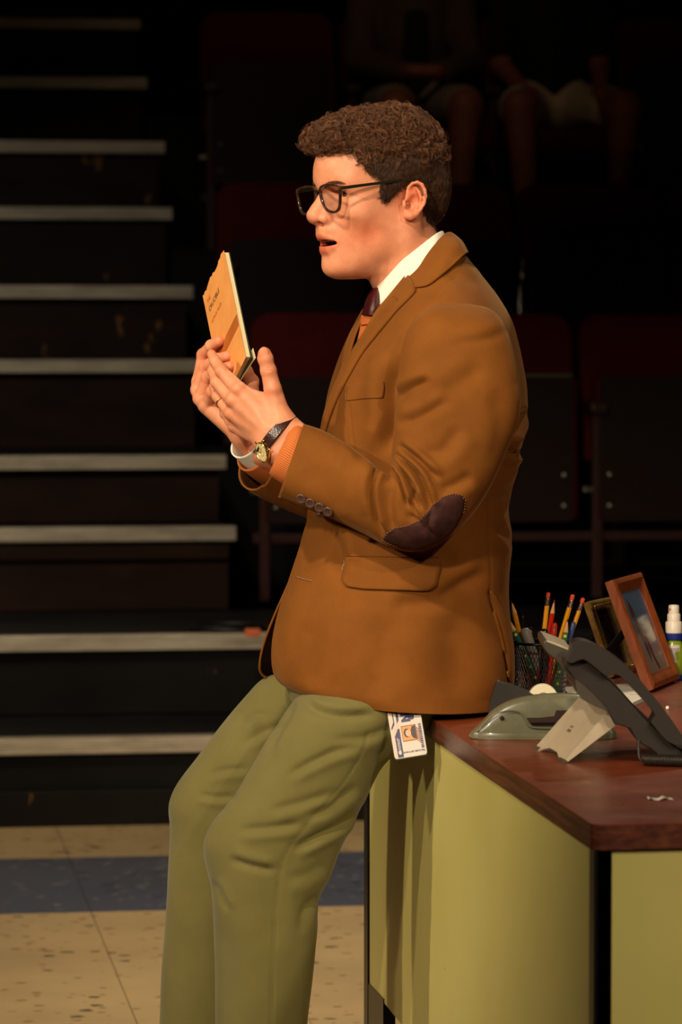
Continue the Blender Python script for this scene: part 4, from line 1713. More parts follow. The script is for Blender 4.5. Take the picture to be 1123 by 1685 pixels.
for pts, r_ in (([(.1120, 0, -.0650), (.1105, .006, -.0650), (.1035, .015, -.0682), (.0905, .025, -.0738)], .0060),
                ([(.1045, 0, -.0845), (.1025, .009, -.0845), (.0970, .018, -.0800), (.0895, .025, -.0750)], .0080)):
    for a, b in zip(pts[:-1], pts[1:]):
        for t in (0, .34, .67, 1):
            p = np.array(a) * (1 - t) + np.array(b) * t
            d = (((am - p) / r_) ** 2).sum(1)
            k = np.clip(1.5 - d * 1.3, 0, 1)[:, None] * .38
            c = c * (1 - k) + np.array(LIP) * k
inner = ((am[:, 0] < .104) & (am[:, 0] > .05) & (np.abs(am[:, 2] + .0742) < .0075) & (am[:, 1] < .021) & (am[:, 0] < .106 - am[:, 1] * .4))
c[inner] = (.28, .10, .08)
# eyebrows: a darker band of skin below the built hairs
c = blob(am, (.100, .028, .0115), (.012, .018, .0035), (.55, .40, .32), .6, c)
c = blob(am, (.0880, .038, -.0005), (.012, .013, .0055), (.62, .42, .34), .62, c)  # shade of the eye socket put into the skin tint
c = blob(am, (.0840, .0440, .0030), (.010, .006, .0014), (.50, .30, .24), .55, c)  # upper lid crease, its shade painted as a dark line
tint_h = c
Wh = hw(Vh)

# ---------------------------------------------------------------- hands
HS = 1087.0
HU, HV = 400.0, 650.0


def hp(u, v, w):
    return np.array([(u - HU) / HS, -(v - HV) / HS, w])


def hand_world(V):
    d = D0 - V[:, 2]
    u = HU + V[:, 0] * HS
    v = HV - V[:, 1] * HS
    return CAM + d[:, None] * (FW + RT * ((u - CX) / FPX)[:, None] + UP * ((CY - v) / FPX)[:, None])


def finger(F, pts, rs, k=.0022):
    P_ = [hp(*p) for p in pts]
    F.chain(P_, rs, k)
    for i in range(1, len(P_) - 1):       # knuckles a touch fuller
        F.ell(P_[i], (rs[i] * 1.06,) * 3, .003)


# near (left) hand, back of the hand towards us
FL = Field(hp(325, 800, -.01), hp(560, 552, .215), .0013)
mc = [((452, 700, .158), (393, 641, .137), .0165, .0125), ((447, 708, .156), (384, 659, .132), .0165, .0120),
      ((442, 716, .150), (381, 680, .120), .0160, .0115), ((438, 724, .142), (387, 701, .104), .0150, .0110)]
for a, b, ra, rb in mc:
    FL.cap(hp(*a), hp(*b), ra, rb, .012)
FL.cap(hp(462, 694, .150), hp(449, 640, .152), .0185, .0135, .014)
FL.cap(hp(448, 662, .135), hp(410, 652, .130), .0120, .0110, .012)
FL.cap(hp(430, 690, .128), hp(400, 672, .110), .0160, .0130, .012)
for (a, b) in (((443, 704, .150), (466, 722, .156)), ((461, 722, .148), (478, 746, .154))):
    pass
for du, dv in ((12, -16), (0, 0), (-12, 16)):
    FL.cap(hp(454 + du, 714 + dv, .150), hp(500 + du, 752 + dv, .160), .0200, .0220, .014)
finger(FL, [(449, 640, .152), (442, 610, .156), (437, 590, .158), (435.5, 582, .158)], [.0135, .0116, .0112, .0100])
finger(FL, [(393, 641, .137), (365, 611, .112), (354, 594, .094), (348.5, 583, .084)], [.0122, .0095, .0082, .0072])
finger(FL, [(384, 659, .132), (357, 629, .104), (351, 611, .082), (352, 600, .072)], [.0118, .0094, .0082, .0072])
finger(FL, [(381, 680, .120), (359, 652, .092), (354, 636, .070), (356, 626, .062)], [.0112, .0090, .0080, .0070])
finger(FL, [(387, 701, .104), (371, 680, .078), (368, 668, .062), (370, 660, .054)], [.0105, .0082, .0072, .0064])
# knuckles, tendons, veins
for p, r_ in (((391, 640, .1455), .0085), ((382.5, 658, .1405), .0085), ((379, 680, .1275), .0078), ((385, 701, .1110), .0070), ((450, 640, .160), .0095), ((363.5, 609, .1165), .006)):
    FL.ell(hp(*p), (r_,) * 3, .007)
for a, b, r_ in (((450, 648, .1605), (454, 692, .1690), .0026), ((395, 646, .1455), (440, 700, .1685), .0020), ((387, 664, .1410), (436, 708, .1655), .0020),
                 ((384, 685, .1290), (432, 716, .1570), .0018)):
    FL.cap(hp(*a), hp(*b), r_, r_ * 1.1, .0075)
FL.cap(hp(418, 660, .1535), hp(436, 686, .1640), .0020, .0012, .004, 'add')
FL.ell(hp(441, 672, .1760), (.0100, .0180, .0060), .012, 'sub')
# thumb creases and nail
for vv in (605, 609):
    FL.cap(hp(434, vv, .1690), hp(449, vv + 1, .1685), .0007, .0007, .0012, 'sub')
FL.ell(hp(434.5, 581, .1668), (.0078, .0098, .0028), .0008)
Vl, Fl = FL.mesh(relax=1)
del FL

# far (right) hand, holding the book by its spine
FR_ = Field(hp(305, 800, -.115), hp(480, 545, .085), .0013)
K1, K2, K3, K4 = (329, 628, -.052), (327, 642, -.040), (330, 656, -.026), (338, 668, -.010)
for a, b, ra, rb in (((396, 704, -.020), K1, .0160, .0120), ((397, 708, -.010), K2, .0165, .0120), ((399, 712, .002), K3, .0160, .0112), ((402, 716, .012), K4, .0150, .0105)):
    FR_.cap(hp(*a), hp(*b), ra, rb, .012)
for du, dv in ((7, -9), (0, 0), (-5, 8)):
    FR_.cap(hp(404 + du, 712 + dv, .004), hp(432 + du, 746 + dv, -.012), .0150, .0150, .012)
finger(FR_, [K1, (335, 584, -.042), (348, 569, -.018), (361, 561.5, -.0005)], [.0118, .0096, .0088, .0080])
finger(FR_, [K2, (338, 604, -.026), (357, 591, .004), (374, 586, .0265)], [.0115, .0096, .0086, .0078])
finger(FR_, [K3, (342, 621, -.008), (361, 608, .022), (379, 602.5, .0425)], [.0110, .0093, .0084, .0076])
finger(FR_, [K4, (349, 645, .014), (362, 636, .034), (372, 634, .050)], [.0104, .0086, .0078, .0070])
FR_.cap(hp(400, 692, -.006), hp(414, 652, .008), .0165, .0125, .012)
finger(FR_, [(414, 652, .008), (414, 628, .016), (405, 612, .022), (399, 606, .025)], [.0125, .0108, .0100, .0090])
for p, r_ in (((327, 627, -.050), .008), ((325.5, 641, -.037), .008), ((328.5, 656, -.022), .0075), ((337, 667, -.004), .007)):
    FR_.ell(hp(*p), (r_,) * 3, .006)
for (u_, v_, w_), rr in (((377, 584.5, .0318), (.0052, .0042, .0020)), ((382, 601.5, .0470), (.0050, .0040, .0020)), ((361, 559.5, .0050), (.0052, .0040, .0020))):
    FR_.ell(hp(u_, v_, w_), rr, .0008)
Vr, Fr = FR_.mesh(relax=1)
del FR_


def hand_tint(V, nails, joints):
    c = np.ones((len(V), 3))
    for p in joints:
        d = (((V - hp(*p)) / .011) ** 2).sum(1)
        k = (np.exp(-d) * .5)[:, None]
        c = c * (1 - k) + np.array((1.0, .74, .66)) * k
    for p, r_ in nails:
        d = (((V - hp(*p)) / np.array(r_)) ** 2).sum(1)
        k = np.clip((1.25 - d) * 6, 0, 1)[:, None] * .75
        c = c * (1 - k) + np.array((1.08, .86, .80)) * k
    return c


cl_ = hand_tint(Vl, [((434.5, 581, .1672), (.0078, .0098, .0045))], [(393, 641, .145), (384, 659, .14), (381, 680, .128), (365, 611, .118), (357, 629, .11), (442, 610, .165), (450, 640, .16), (436, 583, .16), (348, 583, .088)])
cr_ = hand_tint(Vr, [((377, 584.5, .0322), (.0054, .0044, .004)), ((382, 601.5, .0474), (.0052, .0042, .004)), ((361, 559.5, .0054), (.0054, .0042, .004))],
                [(335, 584, -.036), (338, 604, -.02), (342, 621, -.002), (349, 645, .02), (374, 586, .03), (379, 602, .045), (361, 561, .003), (327, 642, -.035)])
Wl, Wr = hand_world(Vl), hand_world(Vr)
Fl, Fr = outward(Wl, Fl), outward(Wr, Fr)
Fh = outward(Wh, Fh)

# ---------------------------------------------------------------- the rest of the body under the clothes
B0 = M2(660, 800, 0.0)


def bl(u, v, w):
    return M(u, v, w) - B0


FB = Field((-.55, -.45, -1.25), (.42, .45, .52), .010)
FB.cap(bl(690, 470, 0), bl(700, 540, 0), .055, .09, .03)
FB.cap(bl(738, 580, .10), bl(738, 580, -.10), .055, .055, .04)
FB.cap(bl(715, 640, .05), bl(715, 640, -.05), .10, .10, .05)
FB.cap(bl(690, 860, .04), bl(690, 860, -.04), .105, .105, .06)
FB.cap(bl(690, 1040, .055), bl(690, 1040, -.055), .11, .11, .05)
FB.chain([bl(755, 590, .150), bl(725, 800, .200), bl(610, 815, .180), bl(480, 752, .150)], [.038, .032, .026, .022], .02)
FB.chain([bl(745, 590, -.150), bl(710, 830, -.195), bl(560, 820, -.11), bl(430, 745, .014)], [.038, .032, .026, .022], .02)
FB.chain([bl(650, 1090, .08), bl(435, 1380, .125), bl(430, 1890, .11)], [.055, .045, .036], .02)
FB.chain([bl(610, 1080, -.09), bl(370, 1330, -.09), bl(325, 1890, -.086)], [.055, .045, .036], .02)
Vb, Fb = FB.mesh(relax=1)
del FB
Wb = Vb + B0
Fb = outward(Wb, Fb)

skin = Mat('skin', lin(214, 142, 106), 0.48, 0, 0.35)
at = skin.n('Attribute')
at.attribute_name = 'tint'
pos = skin.n('NewGeometry').outputs['Position']
base = skin.ramp(skin.noise(45, 4, 0.6, pos), [(0.3, lin(214, 138, 102)), (0.7, lin(230, 156, 118))])
mul = skin.n('Mix')
mul.data_type = 'RGBA'
mul.blend_type = 'MULTIPLY'
mul.inputs[0].default_value = 1.0
skin.link(base, mul.inputs[6])
skin.link(at.outputs['Color'], mul.inputs[7])
skin.color(mul.outputs[2])
skin.b.inputs['Subsurface Weight'].default_value = 0.12
skin.b.inputs['Subsurface Radius'].default_value = (1.0, 0.35, 0.18)
skin.b.inputs['Subsurface Scale'].default_value = 0.006
vo = skin.noise(700, 3, 0.6, pos)
skin.bump(vo, 0.22, 0.0007)
skin = skin.m

Vall = np.concatenate([Wh, Wl, Wr, Wb])
o1, o2, o3 = len(Wh), len(Wh) + len(Wl), len(Wh) + len(Wl) + len(Wr)
Fall = np.concatenate([Fh, Fl + o1, Fr + o2, Fb + o3])
body = mobj('body', Vall, Fall, skin, man)
tint(body, np.concatenate([tint_h, cl_, cr_, np.ones((len(Wb), 3))]))

# ---- eyes, teeth, ear stud
eye_m = Mat('eye', lin(225, 215, 205), 0.12, 0, 0.5)
_o = eye_m.n('Attribute')
_o.attribute_name = 'tint'
eye_m.color(_o.outputs['Color'])
eye_m = eye_m.m
for s in (1, -1):
    n = 40
    th = np.linspace(0, math.pi, n)
    ph = np.linspace(0, 2 * math.pi, n, endpoint=False)
    g = np.array([[(math.cos(t), math.sin(t) * math.cos(p), math.sin(t) * math.sin(p)) for p in ph] for t in th]).reshape(-1, 3)
    look = np.array((math.cos(.10), -.12 * s * 0 + .06, -.10))
    look /= np.linalg.norm(look)
    a1 = np.cross(look, (0, 0, 1))
    a1 /= np.linalg.norm(a1)
    a2 = np.cross(look, a1)
    R3 = np.stack([look, a1, a2], 1)
    Vv = g * .0116
    Vv[:, 0] += np.where(g[:, 0] > .9, (g[:, 0] - .9) * .010, 0)
    Vv = Vv @ R3.T + np.array((.0768, s * .032, -.002))
    ang = np.arccos(np.clip(g[:, 0], -1, 1))
    cc = np.where((ang < .19)[:, None], (.01, .008, .006), np.where((ang < .50)[:, None], (.10, .055, .03), (.45, .38, .32)))
    Ff_ = grid_faces(n, n, True)
    e = mobj('eye', hw(Vv), outward(hw(Vv), Ff_), eye_m, body)
    tint(e, cc)
teeth_m = simple('teeth', (220, 205, 180), 0.25, var=.05)
g = G()
for k in range(-4, 5):
    yy = k * .0068
    g.box((-.0015, -.0032, -.0045), (.0015, .0032, .0045), .0010, rot=None,
          ctr=(.1010 - yy * yy * 14, yy, -.0682))
gv = np.concatenate(g.v)
g.v = [hw(gv)]
g.obj('teeth', teeth_m, body, smooth=True)
q = hw(ez(898, 412, .0215))
G().lathe([(0.0002, 0), (.0010, .0003), (.0014, .0010), (.0010, .0018), (.0002, .0021)], q, HY, 14).obj('ear_stud', simple('silver', (230, 230, 225), 0.15, 1.0), body, smooth=True)

# ---- eyebrows, as single hairs
hair_m = Mat('dark_brown_hair', lin(58, 36, 22), 0.42, 0, 0.35)
_i = hair_m.n('HairInfo')
hair_m.color(hair_m.ramp(_i.outputs['Random'], [(0.1, lin(44, 25, 15)), (0.5, lin(80, 48, 28)), (0.95, lin(146, 96, 58))]))
hair_m = hair_m.m


def strands(name, pts, rad0, rad1, mat, parent, **kw):
    """pts: (n, m, 3) world points"""
    n, m, _ = pts.shape
    hc = bpy.data.hair_curves.new(name)
    hc.add_curves([m] * n)
    base = origin_of(parent)
    hc.attributes['position'].data.foreach_set('vector', (pts - base).astype(np.float32).ravel())
    ra = hc.attributes.new('radius', 'FLOAT', 'POINT') if 'radius' not in hc.attributes else hc.attributes['radius']
    ra.data.foreach_set('value', np.tile(np.linspace(rad0, rad1, m), n).astype(np.float32))
    hc.materials.append(mat)
    o = bpy.data.objects.new(name, hc)
    COL.objects.link(o)
    o.parent = parent
    return tagobj(o, **kw)


tree_h = BVHTree.FromPolygons([tuple(x) for x in Vh], [tuple(int(i) for i in f) for f in Fh])


def on_skin(p):
    h = tree_h.find_nearest(Vector(p))
    return np.array(h[0]), np.array(h[1])


eb = []
for s in (1, -1):
    for k in range(150):
        t = RNG.random()
        y = .012 + .034 * t
        z = .0095 + .0050 * math.sin(t * 2.6) + (RNG.random() - .5) * (.0075 * (1 - t * .6))
        p, n = on_skin((.115 - y * .30, s * y, z))
        d = np.array((-.35, s * .8, .35 - .5 * t))
        d = d - n * (d @ n)
        d /= np.linalg.norm(d)
        eb.append([p + d * .0075 * q + n * (.0012 * math.sin(q * 3) + .0002) for q in (0, .35, .7, 1)])
strands('eyebrows', hw(np.array(eb)), .00020, .00006, hair_m, body)
el = []
for s in (1, -1):
    for k in range(46):
        t = k / 45
        a = -.65 + 1.45 * t
        p = np.array((.0768 + .0130 * math.cos(a), s * (.032 + .0128 * math.sin(a)), .0004))
        d = np.array((math.cos(a), s * math.sin(a), .25))
        el.append([p, p + d * .003, p + d * .0055 + np.array((0, 0, .0014))])
strands('eyelashes', hw(np.array(el)), .00030, .00005, hair_m, body)
# ================================================================= HAIR
FHr = Field((-.135, -.105, -.075), (.155, .105, .160), .0018)
FHr.ell((.008, 0, .038), (.1005, .0795, .086))
FHr.ell((-.006, 0, .056), (.092, .074, .074), .012)
FHr.ell((-.022, 0, .086), (.052, .056, .047), .014)
FHr.ell((.040, 0, .080), (.072, .062, .046), .014)
FHr.ell((.096, -.004, .081), (.028, .052, .0265), .012)
FHr.ell((.050, 0, .040), (.0625, .0705, .062), .006)
FHr.ell((-.056, 0, .008), (.046, .062, .062), .02)
# region of the scalp that grows hair, outline seen from the side
poly = np.array([(.090, .0645), (.078, .060), (.072, .044), (.064, .031), (.043, .020), (.045, .009), (.043, -.011), (.036, -.0135), (.029, -.0155), (.023, -.006), (.012, .008), (-.004, .0195), (-.024, .014),
                 (-.034, .0), (-.033, -.026), (-.040, -.040), (-.056, -.050), (-.2, -.052), (-.2, .25), (.25, .25), (.25, .0645)])
gx, gz = np.meshgrid(FHr.ax[0], FHr.ax[2], indexing='ij')


def poly_sdf(x, y, P_):
    d = np.full(x.shape, 1e9)
    ins = np.zeros(x.shape, bool)
    n = len(P_)
    for i in range(n):
        a, b = P_[i], P_[(i + 1) % n]
        e = b - a
        t = np.clip(((x - a[0]) * e[0] + (y - a[1]) * e[1]) / (e @ e), 0, 1)
        d = np.minimum(d, np.hypot(x - a[0] - t * e[0], y - a[1] - t * e[1]))
        c_ = (a[1] > y) != (b[1] > y)
        xx = a[0] + (y - a[1]) / (b[1] - a[1] + 1e-12) * e[0]
        ins ^= c_ & (x < xx)
    return np.where(ins, -d, d)


reg = poly_sdf(gx, gz, poly).astype(np.float32)[:, None, :]
k = .004
d = FHr.d
hh = np.clip(.5 - .5 * (d - reg) / k, 0, 1)
FHr.d = d * (1 - hh) + reg * hh + k * hh * (1 - hh)
Vq, Fq = FHr.mesh(relax=2)
del FHr
Fq = outward(Vq, Fq)
Nq = mesh_normals(Vq, Fq)
top = np.clip((Vq[:, 2] - .045 + np.clip(Vq[:, 0], -.1, .1) * .12) / .03, 0, 1)
lump = fbm(Vq, 230, 11, 2) * .0030 + fbm(Vq, 110, 12, 1) * .0030
Vq = Vq - Nq * (top * .0045)[:, None]
Vq = Vq + Nq * (top * np.maximum(lump, -.0008) + (1 - top) * fbm(Vq, 400, 13, 1) * .0005)[:, None]
inside = poly_sdf(Vq[:, 0], Vq[:, 2], poly) < -.0035
for i in np.where(inside)[0]:
    h_ = tree_h.find_nearest(Vector(Vq[i]))
    dd_ = (Vector(Vq[i]) - h_[0]).dot(h_[1])
    if dd_ < .0022:
        Vq[i] += np.array(h_[1]) * (.0022 - dd_)
hair_under = simple('hair_undercoat', (58, 36, 22), 1.0, var=.3, scale=120)
hair = mobj('hair', hw(Vq), outward(hw(Vq), Fq), hair_under, man, label='short curly dark brown hair')

# locks: clumps of curling strands rooted all over the hair
rr = np.random.default_rng(21)
Nq = mesh_normals(Vq, outward(Vq, Fq))
topq = np.clip((Vq[:, 2] - .040 + np.clip(Vq[:, 0], -.1, .1) * .14 + fbm(Vq, 150, 33, 1) * .008) / .040, 0, 1) ** 1.5
face_down = Nq[:, 2] < -.75
ok = np.where(~face_down | (Vq[:, 0] > .07))[0]


def locks(n_clump, n_in, sel_top, mpts, rng):
    w = topq[ok] if sel_top else (1.02 - topq[ok])
    ids = rng.choice(ok, n_clump, p=w / w.sum())
    out = []
    s = np.linspace(0, 1, mpts)
    for i in ids:
        p, n = Vq[i], Nq[i]
        flow = np.array((.35 if p[0] > .02 else -.45, np.sign(p[1]) * .5, -1.0 if not sel_top else -.25)) + rng.normal(size=3) * (.75 if sel_top else .28)
        if sel_top and p[0] > .06:
            flow += np.array((.9, 0, -.2))
        t = flow - n * (flow @ n)
        t /= np.linalg.norm(t) + 1e-9
        b = np.cross(n, t)
        if sel_top:
            L, rc, turns = rng.uniform(.010, .022), rng.uniform(.0024, .0058), rng.uniform(.8, 1.5)
        else:
            L, rc, turns = rng.uniform(.008, .016), rng.uniform(.0003, .0010), rng.uniform(.3, .8)
        ph, hand = rng.uniform(0, 6.28), rng.choice([-1, 1])
        for _ in range(n_in):
            off = (b * rng.normal() + t * rng.normal() * .6) * (.0013 if sel_top else .0012)
            rj = rc * rng.uniform(.85, 1.15)
            a = ph + hand * 2 * math.pi * turns * s + rng.normal() * .30
            lift = (.0035 if sel_top else .0010) * np.sin(s * math.pi * .9) - .0010
            q = p + off + t * (L * s * rng.uniform(.85, 1.1))[:, None] + n * (lift + rj * (np.cos(a) - math.cos(ph)) * .75)[:, None] + b * (rj * (np.sin(a) - math.sin(ph)))[:, None]
            out.append(q)
    return np.array(out)


st = locks(4200, 9, True, 16, rr)
strands('curls', hw(st), .00020, .00008, hair_m, hair, kind='stuff')
st = locks(7000, 1, True, 12, rr)
strands('loose_strands', hw(st), .00014, .00005, hair_m, hair, kind='stuff')
hair_d = Mat('short_side_hair', lin(58, 36, 22), 0.45, 0, 0.3)
_i = hair_d.n('HairInfo')
hair_d.color(hair_d.ramp(_i.outputs['Random'], [(0.1, lin(44, 26, 15)), (0.5, lin(66, 41, 25)), (0.95, lin(96, 62, 38))]))
st = locks(9000, 6, False, 6, rr)
strands('short_hair', hw(st), .00017, .00006, hair_d.m, hair, kind='stuff')
# ================================================================= GLASSES, BOOK, WATCH, RING, BADGE
frame_m = Mat('dark_tortoise_acetate', lin(52, 34, 28), 0.12, 0, 0.6)
_p = frame_m.n('NewGeometry').outputs['Position']
frame_m.color(frame_m.ramp(frame_m.noise(120, 3, 0.6, _p), [(0.35, lin(34, 22, 18)), (0.65, lin(74, 50, 40))]))
frame_m.b.inputs['Coat Weight'].default_value = 0.6
frame_m = frame_m.m
temple_m = simple('dark_olive_acetate', (34, 32, 22), 0.12)
lens_m = Mat('clear_lens')
lt = lens_m.t
lt.nodes.remove(lens_m.b)
tr, gl, mx, fr = lt.nodes.new('ShaderNodeBsdfTransparent'), lt.nodes.new('ShaderNodeBsdfGlossy'), lt.nodes.new('ShaderNodeMixShader'), lt.nodes.new('ShaderNodeLayerWeight')
gl.inputs['Roughness'].default_value = 0.02
tr.inputs[0].default_value = (.96, .96, .95, 1)
fr.inputs[0].default_value = 0.12
lt.links.new(fr.outputs['Facing'], mx.inputs[0])
lt.links.new(tr.outputs[0], mx.inputs[1])
lt.links.new(gl.outputs[0], mx.inputs[2])
lt.links.new(mx.outputs[0], lt.nodes['Material Output'].inputs[0])
lens_m = lens_m.m
gold = simple('brass', (214, 170, 90), 0.25, 1.0)
glasses = empty('glasses', hw(np.array((.114, 0, -.01))), 'Dark tortoise thick-rimmed glasses worn on his nose', 'glasses')
# one rim outline in the (y, z) plane of the front, near side
RIM = [(.0075, -.0005), (.0085, .0050), (.0140, .0088), (.0260, .0104), (.0450, .0098), (.0620, .0082), (.0685, .0050), (.0675, -.0070), (.0645, -.0190), (.0590, -.0265), (.0480, -.0300),
       (.0330, -.0285), (.0200, -.0230), (.0120, -.0130)]
xf = lambda y, z: .1150 - abs(y) * .020 + z * .10
for s in (1, -1):
    yz = catmull(np.array(RIM, float), 72, closed=True)
    ctr = yz.mean(0)
    ring = []
    for yy, zz in yz:
        o_ = np.array((yy, zz)) - ctr
        nrm = o_ / np.linalg.norm(o_)
        sec = []
        for a_, b_ in ((.0022, .0018), (.0022, -.0018), (-.0020, -.0016), (-.0020, .0016)):
            q = np.array((yy, zz)) + nrm * a_
            sec.append((xf(yy, zz) + b_, s * q[0], q[1]))
        ring.append(sec)
    ring = np.array(ring)
    V_ = ring.reshape(-1, 3)
    F_ = []
    n_ = len(ring)
    for i in range(n_):
        for j in range(4):
            F_.append((i * 4 + j, i * 4 + (j + 1) % 4, ((i + 1) % n_) * 4 + (j + 1) % 4, ((i + 1) % n_) * 4 + j))
    g = G().add(hw(V_), F_)
    g.obj('rim', frame_m, glasses, bevel=0.0005, auto=60)
    ln = np.array([(xf(y_, z_), s * y_, z_) for y_, z_ in yz])
    g = G().add(hw(np.concatenate([ln + (.0006, 0, 0), ln - (.0006, 0, 0)])), [tuple(range(n_)), tuple(reversed(range(n_, 2 * n_)))] + [(i, (i + 1) % n_, n_ + (i + 1) % n_, n_ + i) for i in range(n_)])
    g.obj('lens', lens_m, glasses)
    # corner block, temple and hinge rivets
    hz = .0045
    a = np.array((xf(.0675, hz), s * .0675, hz))
    pl = [a + (.0, 0, 0), a + (-.004, s * .0035, .0005), (.085, s * .0735, hz + .004), (.045, s * .0755, hz + .0095), (.010, s * .0770, hz + .0140), (-.010, s * .0785, hz + .012), (-.026, s * .077, hz - .004), (-.032, s * .074, hz - .020)]
    pl = catmull(np.array([np.array(q, float) for q in pl]), 50)
    V_, w_ = [], np.interp(np.linspace(0, 1, 50), [0, .12, .5, .8, 1], [.0032, .0026, .0019, .0022, .0030])
    for i, q in enumerate(pl):
        for dy, dz in ((.0012, 1), (-.0012, 1), (-.0012, -1), (.0012, -1)):
            V_.append(q + np.array((0, dy, dz * w_[i])))
    F_ = [(i * 4 + j, i * 4 + (j + 1) % 4, (i + 1) * 4 + (j + 1) % 4, (i + 1) * 4 + j) for i in range(49) for j in range(4)] + [(0, 1, 2, 3), (199, 198, 197, 196)]
    G().add(hw(np.array(V_)), F_).obj('temple', temple_m, glasses, bevel=0.0005, auto=60)
    gg = G()
    for dz in (-.0014, .0014):
        for xo, yo in ((.0022, -.003),):
            gg.lathe([(.0005, -.0004), (.0007, 0), (.0005, .0006)], hw(a + (xo, s * yo, dz)), HX if xo > 0 else HY * s, 8)
    gg.obj('rivet', gold, glasses, smooth=True)
V_ = []
for t in np.linspace(-1, 1, 13):
    for a_, b_ in ((.0020, .0020), (.0020, -.0020), (-.0018, -.0020), (-.0018, .0020)):
        V_.append((.1152 + b_ + .0010 * (1 - t * t), t * .0088, .0010 + .0022 * (1 - t * t) + a_))
G().add(hw(np.array(V_)), [(i * 4 + j, i * 4 + (j + 1) % 4, (i + 1) * 4 + (j + 1) % 4, (i + 1) * 4 + j) for i in range(12) for j in range(4)]).obj('bridge', frame_m, glasses, bevel=0.0005, auto=60)

# ---- book
BTL = M(334, 486, -.090)
BEH = M(369, 660, .002) - BTL          # down along the spine
BEW = M(369, 416, .009) - BTL          # from spine to fore edge
BH, BW = np.linalg.norm(BEH), np.linalg.norm(BEW)
eh, ew = BEH / BH, BEW / BW
ew = ew - eh * (ew @ eh)
ew /= np.linalg.norm(ew)
en = np.cross(ew, eh)
if en @ (CAM - BTL) < 0:
    en = -en
bw = lambda s_, t_, n_=0.0: BTL + ew * (s_ * BW) + eh * (t_ * BH) + en * n_
BT = .0095
cover_m = Mat('orange_paper_cover', lin(238, 162, 88), 0.5, 0, 0.35)
_p = cover_m.n('NewGeometry').outputs['Position']
cover_m.color(cover_m.ramp(cover_m.noise(30, 4, 0.6, _p), [(0.3, lin(232, 154, 80)), (0.7, lin(244, 170, 96))]))
cover_m = cover_m.m
page_m = Mat('cream_page_edges', lin(226, 208, 160), 0.8)
_p = page_m.n('NewGeometry').outputs['Position']
page_m.bump(page_m.noise(900, 2, 0.5, _p), 0.4, 0.001)
page_m = page_m.m
ink_m = simple('black_print', (60, 34, 18), 0.6)
ink_red = simple('rust_print', (176, 84, 34), 0.6)
green_m = simple('dark_green_cover_edge', (50, 62, 44), 0.6)
book = empty('book', bw(.5, 1.0, -BT / 2), 'Thin orange paperback with a worn top edge held up in his right hand', 'book')


def slab(name, s0, s1, t0, t1, n0_, n1_, mat, parent, bend=None, ns=26, nt=30, jag=False, **kw):
    g = G()
    S_, T_ = np.linspace(s0, s1, ns), np.linspace(t0, t1, nt)
    V_ = []
    for nn in (n0_, n1_):
        for j, t in enumerate(T_):
            for i, s in enumerate(S_):
                tt = t
                if jag and j == 0:
                    tt += .010 * math.sin(i * 1.9) * (.5 + .5 * math.sin(i * .7)) + .012 * math.sin(i * .5)
                q = bw(s, tt, nn)
                if bend:
                    q = q + bend(s, tt)
                V_.append(q)
    F_ = []
    k_ = ns * nt
    for j in range(nt - 1):
        for i in range(ns - 1):
            a = j * ns + i
            F_.append((a, a + 1, a + ns + 1, a + ns))
            F_.append((k_ + a, k_ + a + ns, k_ + a + ns + 1, k_ + a + 1))
    rim = [i for i in range(ns)] + [j * ns + ns - 1 for j in range(1, nt)] + [(nt - 1) * ns + i for i in range(ns - 2, -1, -1)] + [j * ns for j in range(nt - 2, 0, -1)]
    for a, b in zip(rim, rim[1:] + rim[:1]):
        F_.append((a, b, k_ + b, k_ + a))
    g.add(V_, F_)
    return g.obj(name, mat, parent, auto=40, **kw)


slab('front_cover', 0, 1, 0, 1, 0, -.0006, cover_m, book, jag=True, label='orange front cover with black lettering')
slab('front_cover_lining', .004, .996, .02, .998, -.0006, -.0011, green_m, book)
slab('page_block', .01, .985, .012, .988, -.0012, -.0080, page_m, book)
flare = lambda s, t: -en * (.0020 * max(0, s - .6) ** 1 * max(0, t - .75) * 6)
slab('back_cover', 0, 1.0, .01, 1, -.0082, -.0090, green_m, book, bend=flare)
slab('loose_leaf', .5, 1.02, .92, 1.010, -.0093, -.0097, page_m, book, bend=lambda s, t: -en * (.006 * max(0, s - .55) * max(0, t - .55) * 4))
slab('spine', -.006, .0, 0.0, 1, 0, -.0090, cover_m, book, ns=3)


def lettering(text, org, xdir, ydir, size, mat, name, parent, depth=0.0002, bold=0.0, extr=None, align='LEFT', sx=1.0):
    """flat print: real letter shapes lying on a surface"""
    cu = bpy.data.curves.new('t', 'FONT')
    cu.body = text
    cu.size = size
    cu.align_x = align
    cu.offset = bold
    cu.extrude = depth
    cu.resolution_u = 3
    to = bpy.data.objects.new('t', cu)
    COL.objects.link(to)
    dg = bpy.context.evaluated_depsgraph_get()
    me = bpy.data.meshes.new_from_object(to.evaluated_get(dg))
    V_ = np.array([v.co[:] for v in me.vertices])
    F_ = [tuple(p.vertices) for p in me.polygons]
    bpy.data.objects.remove(to)
    bpy.data.meshes.remove(me)
    bpy.data.curves.remove(cu)
    x, y = np.array(xdir, float), np.array(ydir, float)
    z = np.cross(x, y)
    W_ = np.array(org) + V_[:, 0:1] * x * sx + V_[:, 1:2] * y + V_[:, 2:3] * z
    return mobj(name, W_, F_, mat, parent, smooth=False)


